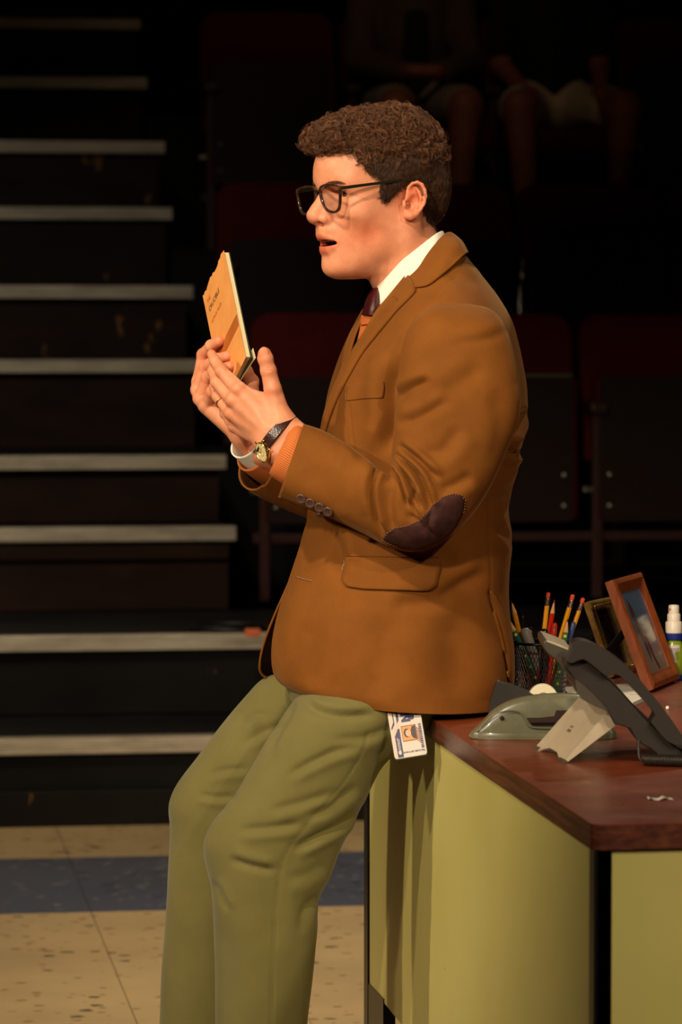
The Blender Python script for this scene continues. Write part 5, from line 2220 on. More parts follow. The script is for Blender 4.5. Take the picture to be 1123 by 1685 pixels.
fc = book.children[0]
lettering('THE', bw(.12, .130, .0002), ew, -eh, .0085, ink_red, 'title_print', fc, bold=-.00005)
lettering('CRUCIBLE', bw(.12, .215, .0002), ew, -eh, .0125, ink_m, 'title_print', fc, bold=-.0001)
lettering('ARTHUR MILLER', bw(.12, .325, .0002), ew, -eh, .0075, ink_red, 'author_print', fc, bold=-.0001)
g = G()
for k_ in range(9):
    t0_ = .60 + k_ * .0115
    a, b = bw(.0, t0_, .0003), bw(1.0, t0_, .0003)
    g.prism(np.array([a, b, b + eh * .0006, a + eh * .0006]), en * .0001)
g.obj('printed_lines', ink_red, fc)
band_m = simple('darker_orange_band', (206, 120, 52), 0.5)
g = G()
g.prism(np.array([bw(.0, .595, .0001), bw(1, .595, .0001), bw(1, .70, .0001), bw(0, .70, .0001)]), en * .0001)
g.obj('printed_band', band_m, fc)

# ---- ring
rg = empty('ring', M(363, 665, .10), 'Thin gold ring on a finger of his left hand', 'ring')
ca, cb = hp(381, 680, .120), hp(359, 652, .092)
rp = ca * .35 + cb * .65
ax_ = (cb - ca) / np.linalg.norm(cb - ca)
e1 = np.cross(ax_, (0, 0, 1.0))
e1 /= np.linalg.norm(e1)
e2 = np.cross(ax_, e1)
t = np.linspace(0, 2 * math.pi, 60)
pts = hand_world(np.array([rp + (e1 * math.cos(a) + e2 * math.sin(a)) * .0108 for a in t]))
G().tube(pts, .0011, 8, cap=False).obj('band', simple('polished_gold', (226, 186, 110), 0.18, 1.0), rg, smooth=True)

# ---- wristwatch
watch = empty('wristwatch', M(436, 742, .17), 'Round cream-faced wristwatch on a dark brown leather strap, left wrist', 'watch')
strap_m = Mat('dark_brown_crocodile_strap', lin(52, 26, 20), 0.28, 0, 0.5)
_v = strap_m.n('TexVoronoi')
_v.inputs['Scale'].default_value = 420
strap_m.link(strap_m.n('NewGeometry').outputs['Position'], _v.inputs['Vector'])
strap_m.bump(_v.outputs['Distance'], 0.35, 0.0006)
strap_m = strap_m.m
wc = hp(455.5, 716.5, .1505)
wa = hp(500, 752, .160) - hp(454, 714, .150)
wa /= np.linalg.norm(wa)
m1 = hp(466, 698, .150) - hp(442, 730, .150)
m1 = m1 - wa * (m1 @ wa)
m1 /= np.linalg.norm(m1)
m2 = np.cross(wa, m1)
if m2[2] < 0:
    m2 = -m2
ring = []
tt = np.linspace(0, 2 * math.pi, 90, endpoint=False)
for a in tt:
    rad1, rad2 = .0388, .0272
    c_ = wc + m1 * rad1 * math.cos(a) + m2 * rad2 * math.sin(a)
    nr = (m1 * math.cos(a) / rad1 + m2 * math.sin(a) / rad2)
    nr /= np.linalg.norm(nr)
    hwid = .0085
    ring.append([c_ + wa * hwid, c_ + wa * hwid * .8 + nr * .0022, c_ - wa * hwid * .8 + nr * .0022, c_ - wa * hwid, c_ - nr * .0004])
ring = np.array(ring).reshape(-1, 3)
F_ = [(i * 5 + j, i * 5 + (j + 1) % 5, ((i + 1) % 90) * 5 + (j + 1) % 5, ((i + 1) % 90) * 5 + j) for i in range(90) for j in range(5)]
G().add(hand_world(ring), F_).obj('strap', strap_m, watch, auto=50)
g = G()
c = M(432.5, 743.5, .168)
nw = -RT * .80 - UP * .26 - FH * .52
nw /= np.linalg.norm(nw)
gold_w = simple('gold_watch_case', (214, 184, 110), 0.2, 1.0)
case = G().lathe([(.010, -.004), (.0140, -.0035), (.0152, -.001), (.0152, .0018), (.0140, .0030), (.0136, .0024)], c, nw, 48).obj('case', gold_w, watch, auto=40)
dial = G().lathe([(.0136, .0020), (.0136, .0025)], c, nw, 48).obj('dial', simple('cream_dial', (222, 206, 150), 0.35, var=.05), watch)
e1 = np.cross(nw, wa @ np.stack([RT, UP, -FH]))
e1 /= np.linalg.norm(e1)
e2 = np.cross(nw, e1)
g = G()
for k_ in range(12):
    a = k_ * math.pi / 6
    d_ = e1 * math.cos(a) + e2 * math.sin(a)
    p_ = np.cross(nw, d_)
    q0, q1 = c + d_ * .0110 + nw * .0025, c + d_ * .0132 + nw * .0025
    g.prism(np.array([q0 - p_ * .0003, q1 - p_ * .0003, q1 + p_ * .0003, q0 + p_ * .0003]), nw * .0003)
for a, l_, h_ in ((.6, .0070, .0005), (2.3, .0105, .0004)):
    d_ = e1 * math.cos(a) + e2 * math.sin(a)
    p_ = np.cross(nw, d_)
    g.prism(np.array([c - p_ * h_ + nw * .003, c + d_ * l_ - p_ * h_ * .5 + nw * .003, c + d_ * l_ + p_ * h_ * .5 + nw * .003, c + p_ * h_ + nw * .003]), nw * .0003)
g.obj('hands', gold_w, watch)
t = np.linspace(0, 2 * math.pi, 40)
G().tube(np.array([c + (e1 * math.cos(a) + e2 * math.sin(a)) * .006 + nw * .0026 for a in t]), .00022, 5, cap=False).obj('dial_ring', gold_w, watch)
lg = G()
for sa in (1, -1):
    for sb in (1, -1):
        a0_ = c + e1 * sa * .0130 + e2 * sb * .0085
        lg.tube(np.array([a0_, a0_ + e1 * sa * .0030 - nw * .0010, a0_ + e1 * sa * .0045 - nw * .0035]), [.0016, .0014, .0010], 8)
lg.lathe([(.0022, 0), (.0022, .003)], c + e2 * .0163, e2, 12)
lg.obj('lug', gold_w, watch, smooth=True)

# ---- identity badge hanging at the hip
bt = [(628, 1152), (690, 1148), (705, 1243), (650, 1252)]
p0, p1, p2, p3 = M(620, 1138, .176), M(682, 1138, .176), M(705, 1243, .222), M(650, 1252, .222)
bx = p1 - p0
bx_l = np.linalg.norm(p2 - p3)
ex = (p2 - p3) / bx_l
ey = (p0 - p3)
ey = ey - ex * (ey @ ex)
ey_l = np.linalg.norm(ey)
ey /= ey_l
nb = np.cross(ex, ey)
if nb @ (CAM - p0) < 0:
    nb = -nb
badge = empty('identity_badge', p3, 'White plastic identity card hanging upside down from his hip below the jacket', 'badge')


def bp(a, b, n_=0.0):
    return p3 + ex * a * bx_l + ey * b * ey_l + nb * n_


def on_badge(poly, n_, th, name, mat, rad=None):
    return G().prism(np.array([bp(a, b, n_) for a, b in poly]), nb * th).obj(name, mat, badge)


rd = []
for cx_, cy_, a0 in ((.93, .06, -90), (.93, .94, 0), (.07, .94, 90), (.07, .06, 180)):
    for k_ in range(6):
        a = math.radians(a0 + 18 * k_)
        rd.append((cx_ + .07 * math.cos(a), cy_ + .05 * math.sin(a)))
on_badge(rd, -.0022, .0015, 'holder', simple('dark_badge_holder', (30, 26, 24), 0.3))
crd = on_badge([(.5 + (a - .5) * .97, .5 + (b - .5) * .98) for a, b in rd], -.0006, .0008, 'card', simple('white_card', (200, 190, 176), 0.35, var=.03))
navy = simple('navy_print', (38, 34, 84), 0.4)
pink = simple('pale_pink_print', (222, 184, 164), 0.4)
on_badge([(.02, .45), (.02, .97), (.13, .97), (.13, .53), (.07, .46)], .0003, .0001, 'pink_stripe', pink)
on_badge([(.14, .97), (.17, .97), (.17, .50), (.06, .42), (.06, .46), (.14, .53)], .0003, .0001, 'navy_stripe', navy)
on_badge([(.24, .97), (.31, .97), (.31, .55), (.24, .50)], .0003, .0001, 'navy_stripe', navy)
on_badge([(.02, .04), (.02, .36), (.30, .55), (.30, .47), (.12, .32), (.12, .04)], .0003, .0001, 'pink_stripe', pink)
on_badge([(.12, .03), (.12, .33), (.24, .43), (.29, .43), (.29, .03)], .0004, .0001, 'navy_panel', navy)
on_badge([(.34, .24), (.34, .46), (.78, .46), (.78, .24)], .0003, .0001, 'photo_border', simple('photo_border', (96, 40, 24), 0.4))
ph = on_badge([(.355, .25), (.355, .45), (.765, .45), (.765, .25)], .0005, .0001, 'photo', simple('photo_orange', (222, 140, 66), 0.4))


def disc(ca_, cb_, ra_, rb_, n_, name, mat, a0=0, a1=360):
    return on_badge([(ca_ + ra_ * math.cos(math.radians(a)), cb_ + rb_ * math.sin(math.radians(a))) for a in np.linspace(a0, a1, 24, endpoint=False)], n_, .0001, name, mat)


disc(.49, .355, .095, .062, .0007, 'photo_hair', simple('photo_dark', (52, 28, 18), 0.4))
disc(.53, .350, .082, .048, .0009, 'photo_face', simple('photo_skin', (234, 170, 140), 0.4))
on_badge([(.66, .27), (.60, .33), (.60, .37), (.66, .44), (.76, .445), (.76, .255)], .0008, .0001, 'photo_shirt', bpy.data.materials['photo_dark'])
# print running up the card, and initials
xd, yd = -ey, ex
lettering('TEACHER 2017-2018', bp(.95, .10, .0004), -ex, -ey, .0036, navy, 'badge_print', badge, bold=.0001)
# rows of fine print too small to read
for (aa, b0_, b1_, h_, mt_) in ((.895, .12, .46, .040, navy), (.835, .20, .40, .014, ink_red), (.80, .22, .42, .014, ink_red), (.225, .10, .28, .010, bpy.data.materials['white_card']), (.185, .14, .30, .014, bpy.data.materials['white_card'])):
    g = G()
    bb = b0_
    r_ = random.Random(int(aa * 1000))
    while bb < b1_:
        l_ = r_.uniform(.008, .022)
        g.prism(np.array([bp(aa - h_, bb, .0006), bp(aa + h_, bb, .0006), bp(aa + h_, bb + l_, .0006), bp(aa - h_, bb + l_, .0006)]), nb * .0001)
        bb += l_ + r_.uniform(.005, .010)
    g.obj('badge_print', mt_, badge)
# interlocked block initials
lettering('N', bp(.40, .63, .0005), xd, yd, .017, navy, 'initial_letter', badge, bold=.0010)
lettering('R', bp(.56, .60, .0007), xd, yd, .014, navy, 'initial_letter', badge, bold=.0009)
disc(.20, .10, .045, .032, .0006, 'white_dot', bpy.data.materials['white_card'])
G().tube(np.array([M(650, 1142, .176), M(652, 1120, .165), M(654, 1100, .15)]), .004, 6).obj('strap_clip', steel_black, badge)
# ================================================================= THINGS ON THE DESK
def PXY(u, v, d):
    return P(u, v, d)


# ---- wire mesh pencil cup
cc = PZ(889, 1150, DT)
cd = float((cc - CAM) @ FW)
cupm = simple('black_coated_wire', (18, 16, 15), 0.35, 0.3)
cup = empty('pencil_cup', cc, 'Black wire mesh cup full of pencils and pens beside the jacket', 'pencil cup')
CH, R0, R1 = .088, .038, .0435
g = G()
NW = 54
hs = np.linspace(.003, CH, 10)
for sgn in (1, -1):
    for k in range(NW):
        a = 2 * math.pi * k / NW + sgn * hs * 9.0
        rr_ = R0 + (R1 - R0) * hs / CH
        g.tube(np.stack([cc[0] + rr_ * np.cos(a), cc[1] + rr_ * np.sin(a), cc[2] + hs], 1), .00055, 3, cap=False)
g.obj('mesh_wall', cupm, cup, kind='stuff')
t = np.linspace(0, 2 * math.pi, 60)
G().tube(np.stack([cc[0] + R1 * np.cos(t), cc[1] + R1 * np.sin(t), np.full(60, cc[2] + CH)], 1), .0022, 8, cap=False).obj('rim', cupm, cup, smooth=True)
G().lathe([(R0 - .001, 0.0), (R0 + .001, .001), (R0 + .001, .005), (R0 - .002, .006)], cc, n=48).obj('base', cupm, cup, auto=40)

yel = simple('yellow_pencil_paint', (236, 160, 24), 0.3, var=.04)
redp = simple('red_pencil_paint', (196, 34, 18), 0.3, var=.04)
teal = simple('teal_pencil_paint', (34, 108, 96), 0.3, var=.05)
greenp = simple('green_pencil_paint', (40, 118, 70), 0.3, var=.05)
pwood = simple('cut_pencil_wood', (222, 170, 112), 0.7)
lead = simple('graphite', (40, 38, 38), 0.4)
eras = simple('orange_red_eraser', (226, 78, 40), 0.7, var=.05)
ferr = simple('silver_ferrule', (205, 200, 190), 0.2, 1.0)
greym = simple('grey_marker_barrel', (150, 146, 136), 0.4)
blackp = simple('black_pen_barrel', (20, 18, 18), 0.25)
smil = simple('yellow_print', (220, 200, 60), 0.4)


def cup_line(u, v, ub, dt, db=0.0):
    a = PXY(u, v, cd + dt)
    b = P(ub, 1146, cd + db)
    b[2] = DT + .007
    off = b - cc
    off[2] = 0
    L = np.linalg.norm(off)
    if L > R0 - .008:
        b[:2] = cc[:2] + off[:2] / L * (R0 - .008)
    return a, (b - a) / np.linalg.norm(b - a), np.linalg.norm(b - a)


def pencil(u, v, ub, paint, label, tip=True, dt=0.0, db=0.0, r=.0038, tipmat=None, dots=False):
    a, d, L = cup_line(u, v, ub, dt, db)
    o = empty('pencil', a + d * L, label, 'pencil', 'pencils in the mesh cup')
    if tip:
        G().lathe([(.0004, 0), (.0011, .005)], a, d, 8).obj('lead', tipmat or lead, o)
        G().lathe([(.0011, .005), (r * .96, .020), (r * .96, .0215)], a, d, 12).obj('sharpened_end', pwood, o, auto=40)
        s0_ = .0195
    else:
        G().lathe([(r * .55, 0), (r * .85, .0010), (r * .9, .0030), (r * .9, .009)], a, d, 16).obj('eraser', eras, o, auto=50)
        pr = []
        for k in range(9):
            pr.append((r * (1.06 if k % 2 else .96), .008 + k * .0016))
        G().lathe(pr, a, d, 18).obj('ferrule', ferr, o, smooth=True)
        s0_ = .0205
    G().lathe([(r * .9, s0_), (r, s0_ + .001), (r, L)], a, d, 6).obj('shaft', paint, o)
    if dots:
        g_ = G()
        tc = CAM - a
        tc /= np.linalg.norm(tc)
        sd = tc - d * (tc @ d)
        sd /= np.linalg.norm(sd)
        for k in range(5):
            g_.lathe([(.0026, 0), (.0026, .0003)], a + d * (.027 + k * .019) + sd * (r * .93), sd, 14)
        g_.obj('round_print', smil, o)
    return o


pencil(842, 988, 880, yel, 'Sharpened yellow pencil, leftmost in the mesh cup, point up', True, -.012, .02)
pencil(837.5, 1018, 895, teal, 'Teal pencil with round yellow prints leaning over the cup rim', True, -.030, .0, dots=True)
pencil(903, 975, 884, yel, 'Yellow pencil with the eraser up, tallest, leftmost of the three', False, .005, .01)
pencil(913, 987, 888, redp, 'Sharpened red pencil standing between yellow pencils', True, -.005, .02, tipmat=redp)
pencil(943.6, 978.6, 896, yel, 'Yellow pencil with the eraser up, middle one of the three', False, -.018, .01)
pencil(960.5, 984, 905, yel, 'Yellow pencil with the eraser up, nearest to the gold frame', False, .012, .02)
pencil(935, 1018, 915, greenp, 'Short green pencil with its point up at the right of the cup', True, -.020, .0, r=.0042, dots=True)


def pen(u, v, ub, mat_, label, name, cat, r=.0045, dt=0.0, db=0.0, cap=None, clip=False, low=None):
    a, d, L = cup_line(u, v, ub, dt, db)
    o = empty(name, a + d * L, label, cat)
    G().lathe([(r * .25, 0), (r * .75, .0015), (r, .006), (r, .036)], a, d, 20).obj('cap', cap or mat_, o, auto=60)
    G().lathe([(r * .92, .036), (r * .92, L - .03), (r * .5, L)], a, d, 20).obj('barrel', mat_, o, auto=60)
    if low:
        G().lathe([(r * .97, L * .62), (r * 1.0, L * .63), (r * 1.0, L - .004), (r * .6, L - .001)], a, d, 20).obj('lower_end', low, o, auto=60)
    if clip:
        tc = CAM - a
        tc /= np.linalg.norm(tc)
        sd = tc - d * (tc @ d)
        sd /= np.linalg.norm(sd)
        g_ = G().tube(np.array([a + d * .003, a + d * .003 + sd * (r + .002), a + d * .030 + sd * (r + .0012)]), .0009, 6)
        g_.obj('clip', ferr, o, smooth=True)
    return o


pen(863, 1034, 900, greym, 'Thick grey marker with a red lower end in the mesh cup', 'marker', 'marker', .0082, -.020, .0, low=redp)
pen(860.5, 1011, 868, blackp, 'Thin dark rod sticking up at the left of the cup', 'pen', 'pen', .0020, .02, .02)
pen(873, 1032, 886, blackp, 'Black pen with a silver clip beside the grey marker', 'pen', 'pen', .0046, .004, .0, clip=True)
pen(897, 1034, 893, blackp, 'Black capped marker in the middle of the cup', 'marker', 'marker', .0058, -.026, -.01)
pen(914, 1025, 900, redp, 'Red pen with a shiny silver clip under the red pencil', 'pen', 'pen', .0044, -.010, .0, cap=redp, clip=True)
pen(945, 1023, 912, simple('clear_blue_plastic', (120, 124, 134), 0.2), 'Pale clear pen with a blue end at the right of the cup', 'pen', 'pen', .0044, .0, .01, cap=simple('blue_cap', (60, 80, 130), .3))
# scissors-like dark loop behind the marker rim is left to the black pens

# ---- framed photographs
wood_f = Mat('reddish_brown_frame_wood', lin(136, 68, 32), 0.38, 0, 0.4)
_p = wood_f.n('NewGeometry').outputs['Position']
wood_f.color(wood_f.ramp(wood_f.noise(30, 5, 0.6, _p, (3, 3, .5)), [(0.3, lin(116, 54, 24)), (0.7, lin(156, 82, 42))]))
wood_f = wood_f.m
gold_f = Mat('antique_gold_leaf', lin(168, 128, 60), 0.35, 0.8, 0.5)
_p = gold_f.n('NewGeometry').outputs['Position']
gold_f.color(gold_f.ramp(gold_f.noise(60, 4, 0.6, _p), [(0.3, lin(150, 108, 48)), (0.7, lin(226, 184, 104))]))
gold_f = gold_f.m
velvet = simple('black_velvet_back', (12, 10, 9), 0.95)


def frame(BL, BR, h, lean, bw_, th, mat_, label, bead=False, photo=None, easel=True):
    W_ = BR - BL
    W_[2] = 0
    wl = np.linalg.norm(W_)
    ex_ = W_ / wl
    n_ = np.cross(ex_, (0, 0, 1.0))
    if n_ @ (CAM - BL) < 0:
        n_ = -n_
    ey_ = np.array([0, 0, 1.0]) * h - n_ * lean
    hl_ = np.linalg.norm(ey_)
    ey_ /= hl_
    nn = np.cross(ex_, ey_)
    if nn @ n_ < 0:
        nn = -nn
    B_ = BL.copy()
    B_[2] = DT + max(0, th * abs(nn[2])) + .0005
    q = lambda a, b, c=0.0: B_ + ex_ * a * wl + ey_ * b * hl_ + nn * c
    root = empty('picture_frame', B_, label, 'picture frame')
    fa, fb = bw_ / wl, bw_ / hl_
    # four mitred rails with a stepped moulding
    prof = [(0, -th), (0, -.002), (.12, 0), (.35, .0012), (.55, -.0005), (.72, -.0035), (1.0, -.0050), (1.0, -th)]
    for (c0, c1, i0, i1) in (((0, 0), (1, 0), (fa, fb), (1 - fa, fb)), ((1, 0), (1, 1), (1 - fa, fb), (1 - fa, 1 - fb)), ((1, 1), (0, 1), (1 - fa, 1 - fb), (fa, 1 - fb)), ((0, 1), (0, 0), (fa, 1 - fb), (fa, fb))):
        V_ = []
        for (o_, i_) in ((c0, i0), (c1, i1)):
            for t_, z_ in prof:
                V_.append(q(o_[0] + (i_[0] - o_[0]) * t_, o_[1] + (i_[1] - o_[1]) * t_, z_))
        n8 = len(prof)
        F_ = [(j, (j + 1) % n8, n8 + (j + 1) % n8, n8 + j) for j in range(n8)] + [tuple(range(n8)), tuple(reversed(range(n8, 2 * n8)))]
        G().add(V_, F_).obj('rail', mat_, root, auto=30)
    g_ = G().prism(np.array([q(fa * .9, fb * .9, -.0075), q(1 - fa * .9, fb * .9, -.0075), q(1 - fa * .9, 1 - fb * .9, -.0075), q(fa * .9, 1 - fb * .9, -.0075)]), nn * .001)
    po = g_.obj('photograph', photo, root)
    if bead:
        g_ = G()
        for (s_, e_) in (((fa * .42, fb * .6), (fa * .42, 1 - fb * .6)), ((fa * .42, 1 - fb * .6), (1 - fa * .42, 1 - fb * .6)), ((1 - fa * .42, fb * .6), (1 - fa * .42, 1 - fb * .6)), ((fa * .42, fb * .6), (1 - fa * .42, fb * .6))):
            k_ = 26
            for j in range(k_):
                t_ = j / (k_ - 1)
                c_ = q(s_[0] + (e_[0] - s_[0]) * t_, s_[1] + (e_[1] - s_[1]) * t_, .0005)
                g_.lathe([(.0002, 0), (.0012, .0006), (.0015, .0015), (.0010, .0024), (.0002, .0027)], c_, nn, 6)
        g_.obj('beading', gold_w, root, smooth=True, kind='stuff')
    G().prism(np.array([q(.03, .02, -th), q(.97, .02, -th), q(.97, .98, -th), q(.03, .98, -th)]), -nn * .0015).obj('backboard', velvet, root)
    if easel:
        a_, b_ = q(.30, .62, -th - .0015), q(.70, .62, -th - .0015)
        f0, f1 = q(.22, 0, 0) - n_ * (lean + .075), q(.78, 0, 0) - n_ * (lean + .075)
        f0[2] = f1[2] = DT + .001
        G().prism(np.array([a_, b_, f1, f0]), ex_ * 0 + n_ * .0022).obj('easel', velvet, root)
    return root, q, nn


ph1 = Mat('faded_beach_photo', lin(110, 120, 140), 0.15)
_p = ph1.n('NewGeometry').outputs['Position']
sx_ = ph1.n('SeparateXYZ')
ph1.link(_p, sx_.inputs[0])
zf = ph1.math('MULTIPLY', ph1.math('SUBTRACT', sx_.outputs[2], DT), 1 / .17)
zf = ph1.math('ADD', zf, ph1.math('MULTIPLY', ph1.math('SUBTRACT', ph1.noise(60, 3, .5, _p), .5), .12))
ph1.color(ph1.ramp(zf, [(0.15, lin(150, 126, 116)), (0.48, lin(156, 134, 124)), (0.56, lin(88, 92, 92)), (0.64, lin(84, 104, 128)), (0.95, lin(104, 124, 150))]))
ph1 = ph1.m
ph2 = simple('dim_portrait_photo', (52, 38, 36), 0.15, var=.6, scale=40)
fr1, q1_, nn1 = frame(PZ(1077, 1140.5, DT), PZ(1121, 1122, DT), .172, .066, .024, .016, wood_f, 'Reddish-brown wooden picture frame leaning back beside the gold frame', photo=ph1)
# people in the photograph as flat print
pho = [o for o in fr1.children if o.name.startswith('photograph')][0]
prm = simple('brown_print', (92, 56, 46), 0.3)
for pl in ([(.30, .80), (.36, .74), (.42, .52), (.44, .30), (.40, .22), (.36, .34), (.34, .52), (.28, .66)], [(.44, .46), (.52, .44), (.54, .26), (.60, .16), (.54, .14), (.48, .26)]):
    G().prism(np.array([q1_(a, b, -.0064) for a, b in pl]), nn1 * .0002).obj('photo_print', prm, pho)
fr2, q2_, nn2 = frame(PZ(1013, 1117, DT), PZ(1052, 1106, DT), .122, .045, .017, .012, gold_f, 'Ornate gold picture frame with beading behind the pencils', bead=True, photo=ph2)

# ---- spray bottle
sb = PZ(1109, 1118, DT)
bottle = empty('spray_bottle', sb, 'Small green spray bottle with a white pump and blue collar', 'bottle')
wht = simple('white_plastic', (226, 216, 196), 0.35, var=.04)
blu = simple('blue_plastic', (24, 44, 120), 0.35)
grn = Mat('green_translucent_plastic', lin(128, 148, 40), 0.2, 0, 0.5)
grn.b.inputs['Subsurface Weight'].default_value = 0.3
grn.b.inputs['Subsurface Scale'].default_value = 0.01
grn = grn.m
G().lathe([(.016, 0), (.019, .002), (.019, .045), (.0165, .056), (.0125, .063), (.0105, .067)], sb, n=36).obj('body', grn, bottle, auto=60)
G().lathe([(.0188, .0005), (.0198, .001), (.0198, .008), (.0190, .009)], sb, n=36).obj('base_band', blu, bottle, auto=40)
G().lathe([(.0100, .0655), (.0148, .066), (.0152, .068), (.0152, .0755), (.0140, .0765)], sb, n=40).obj('collar', blu, bottle, auto=40)
G().lathe([(.0130, .0765), (.0136, .077), (.0134, .094), (.0126, .095), (.0108, .0952), (.0106, .107), (.0098, .108), (.0088, .1082), (.0086, .120), (.0078, .122), (.003, .1228)], sb, n=40).obj('pump', wht, bottle, auto=40)
tcv = (CAM - sb) * np.array((1, 1, 0))
tcv /= np.linalg.norm(tcv)
G().lathe([(.0016, 0), (.0016, .0012)], sb + (0, 0, .1155) + (tcv * .7 - RT * .7) * .0080, tcv * .7 - RT * .7, 12).obj('nozzle', redp, bottle)
g = G()
for a in np.linspace(-.55, .55, 11)[:-1]:
    a2 = a + .11
    pts = []
    for aa, zz in ((a, .030), (a2, .030), (a2, .058), (a, .058)):
        dd = tcv * math.cos(aa) + RT * math.sin(aa)
        pts.append(sb + dd * (.0193 if zz < .05 else .0186) + (0, 0, zz))
    g.prism(np.array(pts), tcv * .0002)
lab = g.obj('label', simple('label_paper', (206, 196, 186), 0.5, var=.04), bottle)
g = G()
r_ = random.Random(4)
for row in range(8):
    x_ = -.42
    while x_ < .45:
        l_ = r_.uniform(.03, .10)
        pts = []
        for aa, zz in ((x_, .0335 + row * .0026), (x_ + l_, .0335 + row * .0026), (x_ + l_, .0345 + row * .0026), (x_, .0345 + row * .0026)):
            dd = tcv * math.cos(aa) + RT * math.sin(aa)
            pts.append(sb + dd * .0198 + (0, 0, zz))
        g.prism(np.array(pts), tcv * .0001)
        x_ += l_ + .03
g.obj('fine_print', ink_m, lab)

# ---- note pads
pad_m = simple('white_note_paper', (226, 218, 200), 0.7, var=.03)
pad = empty('note_pad', PZ(1000, 1150, DT), 'Pad of white paper lying under the telephone handset', 'note pad')
pl = [PZ(940, 1152, DT), PZ(925, 1137, DT), PZ(1046, 1131, DT), PZ(1064, 1153, DT), PZ(1042, 1163, DT)]
G().prism(np.array([q + (0, 0, .0005) for q in pl]), (0, 0, .006)).obj('sheets', pad_m, pad)
q0 = PZ(1036, 1150, DT) + np.array((0, 0, .0068))
t = np.linspace(0, 1, 60)
G().tube(q0[None, :] + RT[None, :] * (t * .022)[:, None] + FH[None, :] * (.0016 * np.sin(t * 34) * (1 - .4 * t))[:, None], .00025, 4).obj('handwriting', ink_red, pad)
pin = PZ(1099, 1168, DT)
G().lathe([(.0004, 0), (.0022, .0008), (.0030, .0030), (.0022, .0052), (.0004, .0060)], pin, n=16).obj('bead', wht, None, smooth=True, label='Tiny white bead lying behind the telephone handset', cat='bead')
def scrap(u, v, w_, h_, seed, label):
    c_ = PZ(u, v, DT)
    r_ = np.random.default_rng(seed)
    nx, ny = 12, 7
    V_ = []
    for k in (0, 1):
        for i in range(ny):
            for j in range(nx):
                x_, y_ = (j / (nx - 1) - .5) * w_, (i / (ny - 1) - .5) * h_
                y_ *= .35 + .65 * abs(math.sin(j * .8 + seed))
                V_.append(c_ + np.array((x_, y_ + .006 * math.sin(j * .9), .002 + .0018 * (1 + math.sin(j * .9 + seed)) * (.5 + .5 * math.cos(i * 1.3)) - .0003 * k)))
    F_ = []
    for i in range(ny - 1):
        for j in range(nx - 1):
            a = i * nx + j
            F_.append((a, a + 1, a + nx + 1, a + nx))
            F_.append((nx * ny + a, nx * ny + a + nx, nx * ny + a + nx + 1, nx * ny + a + 1))
    V_ = np.array(V_)
    V_[:, 2] += DT + .0003 - V_[:, 2].min()
    mobj('paper_scrap', V_, F_, pad_m, None, label=label, cat='paper scrap')


scrap(1087, 1316, .030, .022, 2, 'Crumpled white paper scrap near the front edge of the desk top')
scrap(799, 1176, .008, .006, 5, 'Tiny white paper scrap beside the black tape dispenser')

# ---- grey-green hole punch / stapler
gg_m = Mat('grey_green_enamel', lin(103, 102, 78), 0.3, 0, 0.5)
_p = gg_m.n('NewGeometry').outputs['Position']
gg_m.color(gg_m.ramp(gg_m.noise(50, 4, 0.6, _p), [(0.3, lin(96, 95, 71)), (0.72, lin(110, 109, 85))]))
gg_m.b.inputs['Coat Weight'].default_value = 0.4
gg_m = gg_m.m
STD = float((PZ(890, 1217, DT) - CAM) @ FW)
stap = empty('stapler', PZ(890, 1217, DT), 'Old grey-green streamlined metal stapler beside the telephone', 'stapler')
SX, SY = RT, FH                           # along the picture, and away


def spx(x, y, dep=0.0):
    """outline point of the enlarged view"""
    return P(760 + x / 4.32, 1100 + y / 4.32, STD) + SY * dep


top = [(60, 488), (75, 462), (130, 412), (180, 362), (215, 322), (280, 275), (350, 240), (420, 218), (500, 202), (620, 190), (740, 187), (860, 196), (950, 230), (1010, 300), (1060, 400), (1100, 450), (1115, 488)]
tp_ = catmull(np.array(top, float), 70)
cols_ = []
for j, (x, y) in enumerate(tp_):
    h_ = (500 - y)
    half = .022 * min(1, .35 + (j / 10.)) * min(1, .35 + (69 - j) / 10.)
    row = []
    for a in np.linspace(0, math.pi, 15):
        cy = math.copysign(abs(math.cos(a)) ** .45, math.cos(a))
        row.append(spx(x, 500 - h_ * abs(math.sin(a)) ** .55 * 1.0, .024 - half * cy))
    cols_.append(row)
cols_ = np.array(cols_).reshape(-1, 3)
mobj('cover', cols_, grid_faces(70, 15), gg_m, stap)
rd = []
for k in range(40):
    a = 2 * math.pi * k / 40
    cx_ = math.copysign(abs(math.cos(a)) ** .5, math.cos(a))
    sy_ = math.copysign(abs(math.sin(a)) ** .7, math.sin(a))
    rd.append((588 + 530 * cx_, .024 + .030 * sy_))
lo_ = np.array([spx(x, 508, d_) for x, d_ in rd])
lo_[:, 2] = DT + .0004
g = G()
lay = [(1.0, 0), (1.0, .003), (.992, .006), (.975, .0085)]
V_ = []
cen = lo_.mean(0)
for s_, z_ in lay:
    V_.append(cen + (lo_ - cen) * np.array((s_, s_, 1)) + (0, 0, z_))
V_ = np.concatenate(V_)
F_ = [(i * 40 + j, i * 40 + (j + 1) % 40, (i + 1) * 40 + (j + 1) % 40, (i + 1) * 40 + j) for i in range(3) for j in range(40)] + [tuple(reversed(range(40))), tuple(range(120, 160))]
g.add(V_, F_).obj('base', gg_m, stap, auto=50)
dk = simple('dark_rubber_track', (46, 26, 20), 0.4)
g = G()
g.prism(np.array([spx(x, y, -.0001) for x, y in ((460, 350), (560, 350), (660, 338), (672, 298), (860, 296), (860, 380), (480, 384))]), -SY * .0016)
g.obj('lever_slot', dk, stap)
G().prism(np.array([spx(x, y, -.0001) for x, y in ((484, 378), (860, 366), (860, 402), (500, 404))]), -SY * .0010).obj('track', steel_black, stap)
g = G()
